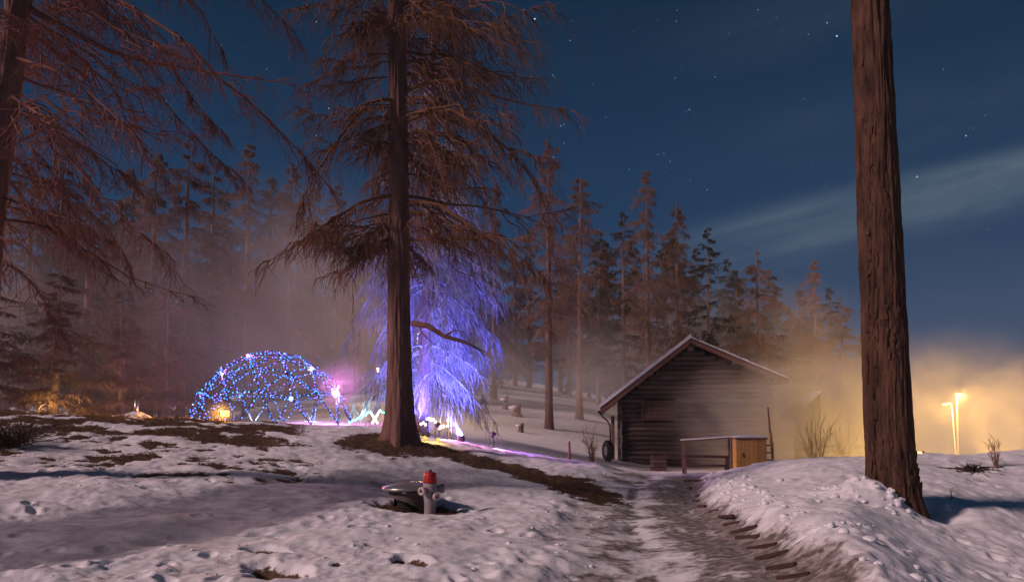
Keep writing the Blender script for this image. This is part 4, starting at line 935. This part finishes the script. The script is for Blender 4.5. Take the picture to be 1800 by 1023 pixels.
# dome of lit struts
def dome():
    g = gp(478, 30.0); o = empty('light_dome', (g.x, g.y, g.z-.02), R_(14), label='geodesic dome of dark struts wound with blue fairy lights', cat='dome')
    Rd, n = 3.27, 3
    b = bmesh.new(); bmesh.ops.create_icosphere(b, subdivisions=1, radius=1.0)
    verts, edges = {}, set()
    key = lambda v: tuple(round(c, 4) for c in v)
    for f in b.faces:
        A, B, C = [v.co.copy() for v in f.verts]; P = {}
        for i in range(n+1):
            for j in range(n+1-i): P[i, j] = key((A*(n-i-j)+B*i+C*j).normalized())
        for (i, j), v in P.items():
            for di, dj in ((1, 0), (0, 1), (1, -1)):
                w = P.get((i+di, j+dj))
                if w is not None: edges.add(tuple(sorted((v, w))))
    b.free()
    zmin = 0.10
    keep = [e for e in edges if e[0][2] > zmin and e[1][2] > zmin]
    low = min(min(a[2], c[2]) for a, c in keep)
    hgt = 3.0
    def place(v):
        v = Vector(v); z = v.z
        rr = math.hypot(v.x, v.y); k = (z-low)/(1-low)
        if z < 0.36: k = 0.0; s = 1.0/rr
        else: s = 1.0
        return Vector((v.x*Rd*s, v.y*Rd*s, k*hgt))
    rnd = random.Random(3); bul = {0: [], 1: [], 2: [], 3: []}
    for a, c in sorted(keep):
        A, C = place(a), place(c)
        if A.z < .01 and C.z < .01: continue
        MB().tube([A, C], .024, 6).build('strut', M['rubber'], o)
        l = (C-A).length; m = max(3, int(l/.15))
        for i in range(m):
            q = A + (C-A)*((i+.5)/m + rnd.uniform(-.03, .03)); q += Vector((rnd.uniform(-1, 1), rnd.uniform(-1, 1), rnd.uniform(-1, 1)))*.028
            bul[rnd.choices((0, 1, 2, 3), (66, 10, 20, 6))[0]].append(q)
    for k, (nm, col, s) in enumerate((('blue', (.04, .17, 1.0), 5.2), ('cyan', (.05, .34, 1.0), 4.6), ('violet', (.26, .12, 1.0), 4.8), ('white', (.45, .5, 1.0), 3.4))):
        mb = bmesh.new()
        for q in bul[k]: bmesh.ops.create_icosphere(mb, subdivisions=1, radius=.030, matrix=Matrix.Translation(q))
        me = bpy.data.meshes.new('fairy_lights'); mb.to_mesh(me); mb.free()
        tag(link('fairy_lights', me, glow('fairy_'+nm, col, s), o), kind='stuff')
    inv = o.matrix_basis
    vs = sorted({v for e in keep for v in e})
    def near(px, py, back):   # the node of the dome nearest to a place in the picture
        best = None
        for v in vs:
            q = Matrix.Translation(o.location) @ Matrix.Rotation(R_(14), 4, 'Z') @ place(v)
            if back != (q.y > 30): continue
            sx, sy = 900 + FPX*q.x/q.y, 735 - FPX*(q.z-EYE)/q.y
            e = (sx-px)**2+(sy-py)**2
            if best is None or e < best[0]: best = (e, place(v))
        return best[1]
    for (px, py, bk, col, r, pw) in ((437, 626, False, (1, .25, .8), .075, 90), (407, 667, False, (.75, .35, 1), .07, 70), (525, 638, False, (.6, .45, 1), .085, 90), (495, 691, False, (.25, .4, 1), .085, 70),
                                (602, 682, False, (1, .18, .85), .15, 800), (452, 733, True, (.75, .85, 1), .10, 120), (560, 735, True, (.55, .75, 1), .08, 110)):
        q = near(px, py, bk)*0.985
        MB().lathe([(.004, -r), (r*.7, -r*.7), (r, 0), (r*.7, r*.7), (.004, r)], 12, Matrix.Translation(q)).build('lamp', glow('dome_lamp', col, 12), o)
        point('lamp_light', o, q*0.95 + Vector((0, 0, .12)), col, pw, r)
    q = near(602, 682, False)
    mb = bmesh.new()
    for i in range(9): bmesh.ops.create_icosphere(mb, subdivisions=1, radius=.05, matrix=Matrix.Translation(q + Vector((.05*math.sin(i), -.03, (i-4.5)*.085))))
    me = bpy.data.meshes.new('magenta_strip'); mb.to_mesh(me); mb.free(); link('light_strip', me, glow('magenta_strip', (1, .2, .85), 12), o)
dome()

# crossed poles carrying a string of coloured lights
def crossed():
    g = gp(660, 26.5); o = empty('crossed_pole_lights', g, label='crossed glowing poles with a teal string of lights left of the great trunk', cat='string lights'); off = Vector(g)
    wl = glow('rope_white', (1.0, .72, .62), 5)
    for a, b in (((651, 724), (664, 744)), ((668, 721), (654, 744))):
        MB().tube([pt(*a, 26.5)-off, pt(*b, 26.5)-off], .035, 8).build('pole', wl, o)
    def string(pts, col, n, s):
        mb = bmesh.new(); P = [pt(px, py, 26.5)-off for px, py in pts]
        for i in range(n):
            f = i/(n-1)*(len(P)-1); k = min(int(f), len(P)-2); q = P[k].lerp(P[k+1], f-k) + Vector((0, .03*math.sin(i*7), .02*math.sin(i*5)))
            bmesh.ops.create_icosphere(mb, subdivisions=1, radius=.038, matrix=Matrix.Translation(q))
        me = bpy.data.meshes.new('light_string'); mb.to_mesh(me); mb.free(); tag(link('light_string', me, glow('string', col, s), o), kind='stuff')
        MB().tube(P, .010, 5).build('cord', M['iron'], o)
    string([(614, 742), (626, 737), (640, 731), (650, 723)], (.18, .85, 1.0), 22, 5); string([(669, 721), (676, 726), (684, 732)], (.2, 1.0, .75), 7, 4)
    point('string_light', o, pt(640, 728, 26.0)-off, (.45, .85, 1.0), 60, .1)
crossed()
def festoon(pts, d, label, r, grp):
    g = gp(pts[0][0], d); o = empty('bulb_string', g, label=label, cat='string lights', group=grp); off = Vector(g)
    m = glow('warm_bulb', (1.0, .74, .26), 9); P = [pt(px, py, d)-off for px, py in pts]
    MB().tube([p + Vector((0, 0, .06)) for p in P], .010, 5).build('cord', M['iron'], o)
    for p in P:
        b = MB().lathe([(.004, -r*1.2), (r*.7, -r*.8), (r, -.1*r), (r*.7, r*.7), (r*.3, r), (.004, r)], 10, Matrix.Translation(p)).build('bulb', m, o)
    for f in (0, -1): MB().bar(P[f]+Vector((0, .03, .1)), (P[f].x, P[f].y+.03, -.3), .03).build('stake', M['iron'], o)
    point('bulb_light', o, sum(P, Vector())/len(P) + Vector((0, -.15, .15)), (1.0, .62, .2), 45, .1)
festoon([(740, 745), (744, 743), (748, 746), (751, 736), (755, 735), (758, 738), (762, 737), (765, 741)], 24.0, 'cluster of warm yellow bulbs at the foot of the lit larch', .038, 'warm bulb strings')
festoon([(772, 753), (776, 750), (780, 749), (787, 748)], 24.0, 'short row of yellow bulbs on a stake right of the bulb cluster', .042, 'warm bulb strings')
for px, py, d, lb in ((747, 772, 18.9, 'small yellow globe lamp on the earth at the foot of the great trunk'), (771, 775, 18.7, 'small yellow globe lamp on the earth, farther right from the great trunk')):
    p = hit(px, py+3); o = empty('globe_lamp', p, label=lb, cat='lamp', group='globe lamps below the great larch')
    MB().lathe([(.004, .02), (.04, .04), (.055, .09), (.04, .14), (.004, .16)], 12).build('globe', glow('globe', (1.0, .62, .10), 1.3), o)
    MB().lathe([(.004, -.03), (.05, -.03), (.04, .022), (.004, .024)], 10).build('foot', M['iron'], o)
    point('globe_light', o, (0, -.12, .16), (1.0, .55, .12), 8, .05)

# ------------------------------------------------------------------ small things in the snow
def vent_pipe():
    p = gp(240, 23.2); h = pt(240, 703, 23.2).z - p.z; o = empty('vent_pipe', p, label='short upright metal vent pipe in a snow mound on the crest', cat='pipe')
    MB().lathe([(.05, -.2), (.062, -.2), (.062, h), (.05, h), (.048, h-.08), (.004, h-.081)], 18).build('pipe', M['zinc'], o)
    MB().lathe([(.063, h*.30), (.072, h*.30), (.072, h*.36), (.063, h*.36)], 18).build('collar', M['zinc'], o)
vent_pipe()
def fence_post(px, d, ty, label):
    p = gp(px, d); h = pt(px, ty, d).z-p.z; o = empty('fence_post', p, label=label, cat='post')
    MB().tube([(0, 0, -.3), (.01, 0, h*.6), (0.0, 0, h)], [.05, .045, .04], 8).build('stake', M['board'], o)
    MB().lathe([(.004, h-.01), (.045, h), (.03, h+.02), (.004, h+.03)], 8).build('snow_cap', M['snowcap'], o)
fence_post(1000, 25, 775, 'short dark stake in the snow left of the barn')
def stump(px, d, ty, r, label, seed):
    p = gp(px, d); h = max(.2, pt(px, ty, d).z-p.z); o = empty('tree_stump', p, label=label, cat='stump', group='stumps on the snow slope')
    n = 22; mb = MB(); mb.lathe([(r*1.9, -.3), (r*1.6, 0), (r*1.15, h*.3), (r, h*.7), (r*.95, h), (r*.5, h+.02)], n, smooth=True)
    for v in mb.bm.verts: f = 1+.35*perlin(v.co.x*3+seed*9, v.co.y*3+v.co.z); v.co.x *= f; v.co.y *= f; v.co.x += .12*v.co.z; v.co.z += .25*r*(v.co.x/r)*(v.co.z > h*.6)
    mb.build('trunk', M['bark_far'], o)
    mb = MB(); bmesh.ops.create_icosphere(mb.bm, subdivisions=3, radius=r*1.3)
    for v in mb.bm.verts: v.co *= 1+.5*perlin(v.co.x*3+seed, v.co.y*3+v.co.z*3); v.co.z *= .5
    mb.build('snow_cap', M['snowcap'], o, (-r*.9, -.1, h*.75))
stump(908, 44, 712, .22, 'leaning stump with snow on the slope right of the lit larch', 1); stump(888, 47, 697, .15, 'upper dark stump on the snow slope', 2); stump(915, 36, 745, .11, 'small snowy stump low on the slope', 3)

def shrub(name, px, d, n, h, spread, rt, m, label, seed, sub=4, up=1.0):
    rng = np.random.RandomState(seed); p = gp(px, d); o = empty(name, (p.x, p.y, p.z-.04), label=label, cat='shrub')
    K = 6; t = np.linspace(0, 1, K); az = rng.uniform(0, 6.28, n); L_ = h*rng.uniform(.5, 1.1, n); s = spread*rng.uniform(.2, 1.0, n)
    b = rng.normal(0, .06*spread, (n, 2))
    P = np.stack([b[:, :1] + (s*np.cos(az))[:, None]*t**1.3, b[:, 1:] + (s*np.sin(az))[:, None]*t**1.3, L_[:, None]*t*up - (1-up)*.3*h*t**2], -1)
    P[:, 1:] += rng.normal(0, .03, P[:, 1:].shape)*h
    tt = rng.uniform(.25, .95, (n, sub)); q, tg = along(P, tt); d_ = tg + rng.normal(0, .55, tg.shape); d_[..., 2] += .2*up; d_ /= np.linalg.norm(d_, axis=-1, keepdims=True); l = h*.30*rng.uniform(.4, 1.1, (n, sub))
    S = np.stack([q, q+d_*(l*.5)[..., None], q+d_*l[..., None]], 2).reshape(-1, 3, 3)
    g = [(P, np.maximum(rt*2.2*(1-t), rt*.8)[None].repeat(n, 0)), (S, np.broadcast_to(np.array([rt, rt*.8, rt*.4]), (len(S), 3)))]
    V, F = tubes_np(g, 4); link('stems', np_mesh('stems', V, F), m, o)
shrub('bare_shrub', 1432, 27.5, 18, 2.3, .8, .007, M['twig'], 'bare upright shrub lit yellow by the lamps right of the barn', 61)
shrub('bare_shrub', 1475, 29, 14, 1.9, .8, .007, M['twig'], 'smaller bare shrub beside the near trunk, in the yellow smoke', 62)
shrub('bare_shrub', 1748, 15.5, 12, .62, .22, .005, M['twig'], 'tiny leafless bush on the right-hand bank', 63)
shrub('brush_pile', 1712, 14.6, 34, .40, .62, .012, M['slat'], 'dark pile of dead branches poking from the right-hand snow bank', 64, up=.45)
shrub('dead_twig', 1667, 11.6, 3, .34, .05, .004, M['twig'], 'single thin twig standing in the snow right of the near trunk', 65, sub=1)
shrub('bare_shrub', 18, 15.6, 90, .75, 1.0, .008, M['slat'], 'dark low bush at the left edge of the slope', 66, up=.8, sub=8)
shrub('bare_shrub', 1040, 27, 16, 1.3, .5, .007, M['drygrass'], 'tuft of tall dry stalks on the snow left of the barn', 67)

# scattered snow lumps thrown up by walking and clearing, and dry grass on the bare earth
def lumps():
    rng = np.random.RandomState(77); b = bmesh.new(); bmesh.ops.create_icosphere(b, subdivisions=2, radius=1.0)
    base = np.array([v.co for v in b.verts]); tri = np.array([[v.index for v in f.verts] for f in b.faces]); b.free()
    pts = []
    for k in range(300):
        s = rng.uniform(1.5, 9.5); i = int(s); f = s-i; x = TRACK[i][0]*(1-f)+TRACK[i+1][0]*f; y = TRACK[i][1]*(1-f)+TRACK[i+1][1]*f
        side = 1 if rng.rand() < .72 else -1
        pts.append((x + side*(1.02 + abs(rng.normal(0, .42))), y + rng.normal(0, .25), (.012 + .05*rng.rand()**2.5)*(1.25 if side > 0 else .7)))
    for k in range(140): d = rng.uniform(6, 13); pts.append((*gxy(rng.uniform(-50, 1080), d), (.010+.03*rng.rand()**2)))
    for k in range(45): a = rng.uniform(2.2, 4.6); q = rng.uniform(.35, 1.0); pts.append((RTREE[0]+q*math.cos(a)*1.1, RTREE[1]+q*math.sin(a), (.025+.06*rng.rand()**2)))
    P = np.array(pts); z, e, mu, tr = ground_full(P[:, 0], P[:, 1]); Vs, Fs, off = [], [], 0
    for (x, y, r), zz, ee, m_, t_ in zip(P, z, e, mu, tr):
        if ee > .3 or m_ > .55 or t_ > .12: continue
        n_ = 1 + .75*perlin(base[:, 0]*1.6 + x*9, base[:, 1]*1.6 + base[:, 2]*1.3 + y*9)
        a = rng.uniform(0, 6.28); v = base*n_[:, None]*np.array([1, rng.uniform(.7, 1), rng.uniform(.5, .8)])*r
        c, s = math.cos(a), math.sin(a); v = np.stack([v[:, 0]*c-v[:, 1]*s, v[:, 0]*s+v[:, 1]*c, v[:, 2]], 1)
        Vs.append(v + np.array([x, y, zz + r*.02])); Fs.append(tri+off); off += len(v)
    o = link('snow_lumps', np_mesh('snow_lumps', np.concatenate(Vs), None, np.concatenate(Fs)), M['snowcap'])
    tag(o, 'loose lumps of snow strewn along the track and footprints', 'snow', kind='stuff')
lumps()
def grass():
    rng = np.random.RandomState(78); n = 60000; pxs = rng.uniform(-60, 1120, n); d = rng.uniform(12, 24.5, n); x = (pxs-900)/FPX*d
    z, e, mu, tr = ground_full(x, d); k = (e > .62); x, y, z = x[k], d[k], z[k]
    if len(x) > 15000: x, y, z = x[:15000], y[:15000], z[:15000]
    n = len(x); a = rng.uniform(0, 6.28, n); h = rng.uniform(.02, .08, n); s = rng.uniform(.02, .14, n)
    P = np.stack([np.stack([x, y, z-.02], 1), np.stack([x+s*.4*np.cos(a), y+s*.4*np.sin(a), z+h*.7], 1), np.stack([x+s*1.3*np.cos(a), y+s*1.3*np.sin(a), z+h*.85], 1)], 1)
    V, F = tubes_np([(P, np.broadcast_to(np.array([.006, .005, .002]), (n, 3)))], 3)
    tag(link('dry_grass', np_mesh('dry_grass', V, F), M['drygrass']), 'short dry grass and needles on the bare earth patches', 'grass', kind='stuff')
grass()

# ------------------------------------------------------------------ night haze and drifting smoke
def box_obj(name, lo, hi):
    mb = MB(); lo, hi = Vector(lo), Vector(hi); mb.box((lo+hi)/2, hi-lo); return mb.mesh(name)
def haze():
    m = bpy.data.materials.new('night_haze'); m.use_nodes = True; nt = m.node_tree; nt.nodes.clear()
    o = node(nt, 'ShaderNodeOutputMaterial'); v = node(nt, 'ShaderNodeVolumePrincipled'); v.inputs['Color'].default_value = (.92, .90, .92, 1); v.inputs['Density'].default_value = HAZE_D; v.inputs['Anisotropy'].default_value = 0.0
    nt.links.new(v.outputs[0], o.inputs['Volume'])
    ob = link('haze', box_obj('haze', (-190, -8, -24), (190, 150, 27)), m)
    tag(ob, kind='stuff', label='thin night haze hanging over the whole slope', cat='haze')
HAZE_D = 0.00055
haze()
def smoke(label, c, size, dens, scale, seed, thr=.45, stretch=(1, 1, 1), aniso=.2):
    m = bpy.data.materials.new('drifting_smoke'); m.use_nodes = True; nt = m.node_tree; nt.nodes.clear(); L = nt.links.new
    o = node(nt, 'ShaderNodeOutputMaterial'); v = node(nt, 'ShaderNodeVolumePrincipled'); v.inputs['Color'].default_value = (.93, .91, .90, 1); v.inputs['Anisotropy'].default_value = aniso
    tc = node(nt, 'ShaderNodeTexCoord'); mp = node(nt, 'ShaderNodeMapping'); L(tc.outputs['Object'], mp.inputs[0]); mp.inputs['Location'].default_value = (seed*3.1, seed*1.7, 0); mp.inputs['Scale'].default_value = stretch
    nz = node(nt, 'ShaderNodeTexNoise', i_Scale=scale, i_Detail=4.0, i_Roughness=.6, i_Distortion=.6); L(mp.outputs[0], nz.inputs['Vector'])
    sc = node(nt, 'ShaderNodeVectorMath', operation='DIVIDE'); L(tc.outputs['Object'], sc.inputs[0]); sc.inputs[1].default_value = size
    ln = node(nt, 'ShaderNodeVectorMath', operation='LENGTH'); L(sc.outputs[0], ln.inputs[0])
    f = node(nt, 'ShaderNodeMapRange'); f.interpolation_type = 'SMOOTHSTEP'; L(ln.outputs['Value'], f.inputs[0]); f.inputs[1].default_value = 1.0; f.inputs[2].default_value = .15
    w = node(nt, 'ShaderNodeMapRange'); w.interpolation_type = 'SMOOTHSTEP'; L(nz.outputs[0], w.inputs[0]); w.inputs[1].default_value = thr-.14; w.inputs[2].default_value = thr+.2
    d = _m(nt, 'MULTIPLY', _m(nt, 'MULTIPLY', f.outputs[0], w.outputs[0]), dens); L(d, v.inputs['Density']); L(v.outputs[0], o.inputs['Volume'])
    mb = MB(); bmesh.ops.create_icosphere(mb.bm, subdivisions=3, radius=1.06)
    for vt in mb.bm.verts: vt.co = Vector((vt.co.x*size[0], vt.co.y*size[1], vt.co.z*size[2]))
    ob = mb.build('smoke_cloud', m, None, c); tag(ob, kind='stuff', label=label, cat='smoke')
    return ob
smoke('yellow smoke billowing round the two street lamps', tuple(pt(1690, 765, 50)), (17, 12, 8.4), .12, .25, 1, .49)
smoke('pale smoke drifting across the right half of the barn', tuple(pt(1400, 745, 28.6)), (5.8, 2.6, 3.4), .75, .36, 2, .40, (1, 1, 1.3))
smoke('thin smoke veil between the barn and the near trunk', tuple(pt(1490, 735, 40)), (10, 7.5, 4.8), .17, .22, 3, .42)
smoke('violet-lit haze hanging above and right of the dome', tuple(pt(530, 540, 35)), (8.0, 5.0, 7.8), .105, .17, 4, .42)
smoke('grey smoke lying low left of the barn', tuple(pt(985, 665, 42)), (10, 7, 4.2), .10, .20, 5, .43)
smoke('mist lying among the trees at the left', tuple(pt(150, 590, 33)), (12, 6.5, 7.0), .060, .15, 6, .40)
smoke('mist lying among the trees behind the barn', tuple(pt(1260, 600, 66)), (20, 10, 7.0), .060, .12, 7, .40)
smoke('small added mist patch making an orange halo round the flood lamp by the dome', tuple(pt(396, 724, 23.1)), (.8, .6, .5), .018, .9, 8, .36)  # mist put in only for the bloom of the flood lamp
smoke('small added mist patch making a magenta halo at the right flank of the dome', tuple(pt(612, 676, 28.6)), (1.5, 1.2, 1.3), .28, .9, 9, .36)  # mist put in only for the glow round the magenta strip
smoke('added mist giving a wide violet glow round the branches of the lit larch', tuple(pt(752, 560, 26.0)), (3.6, 2.6, 5.4), .030, .5, 10, .36)  # mist put in to spread the violet light round the tree
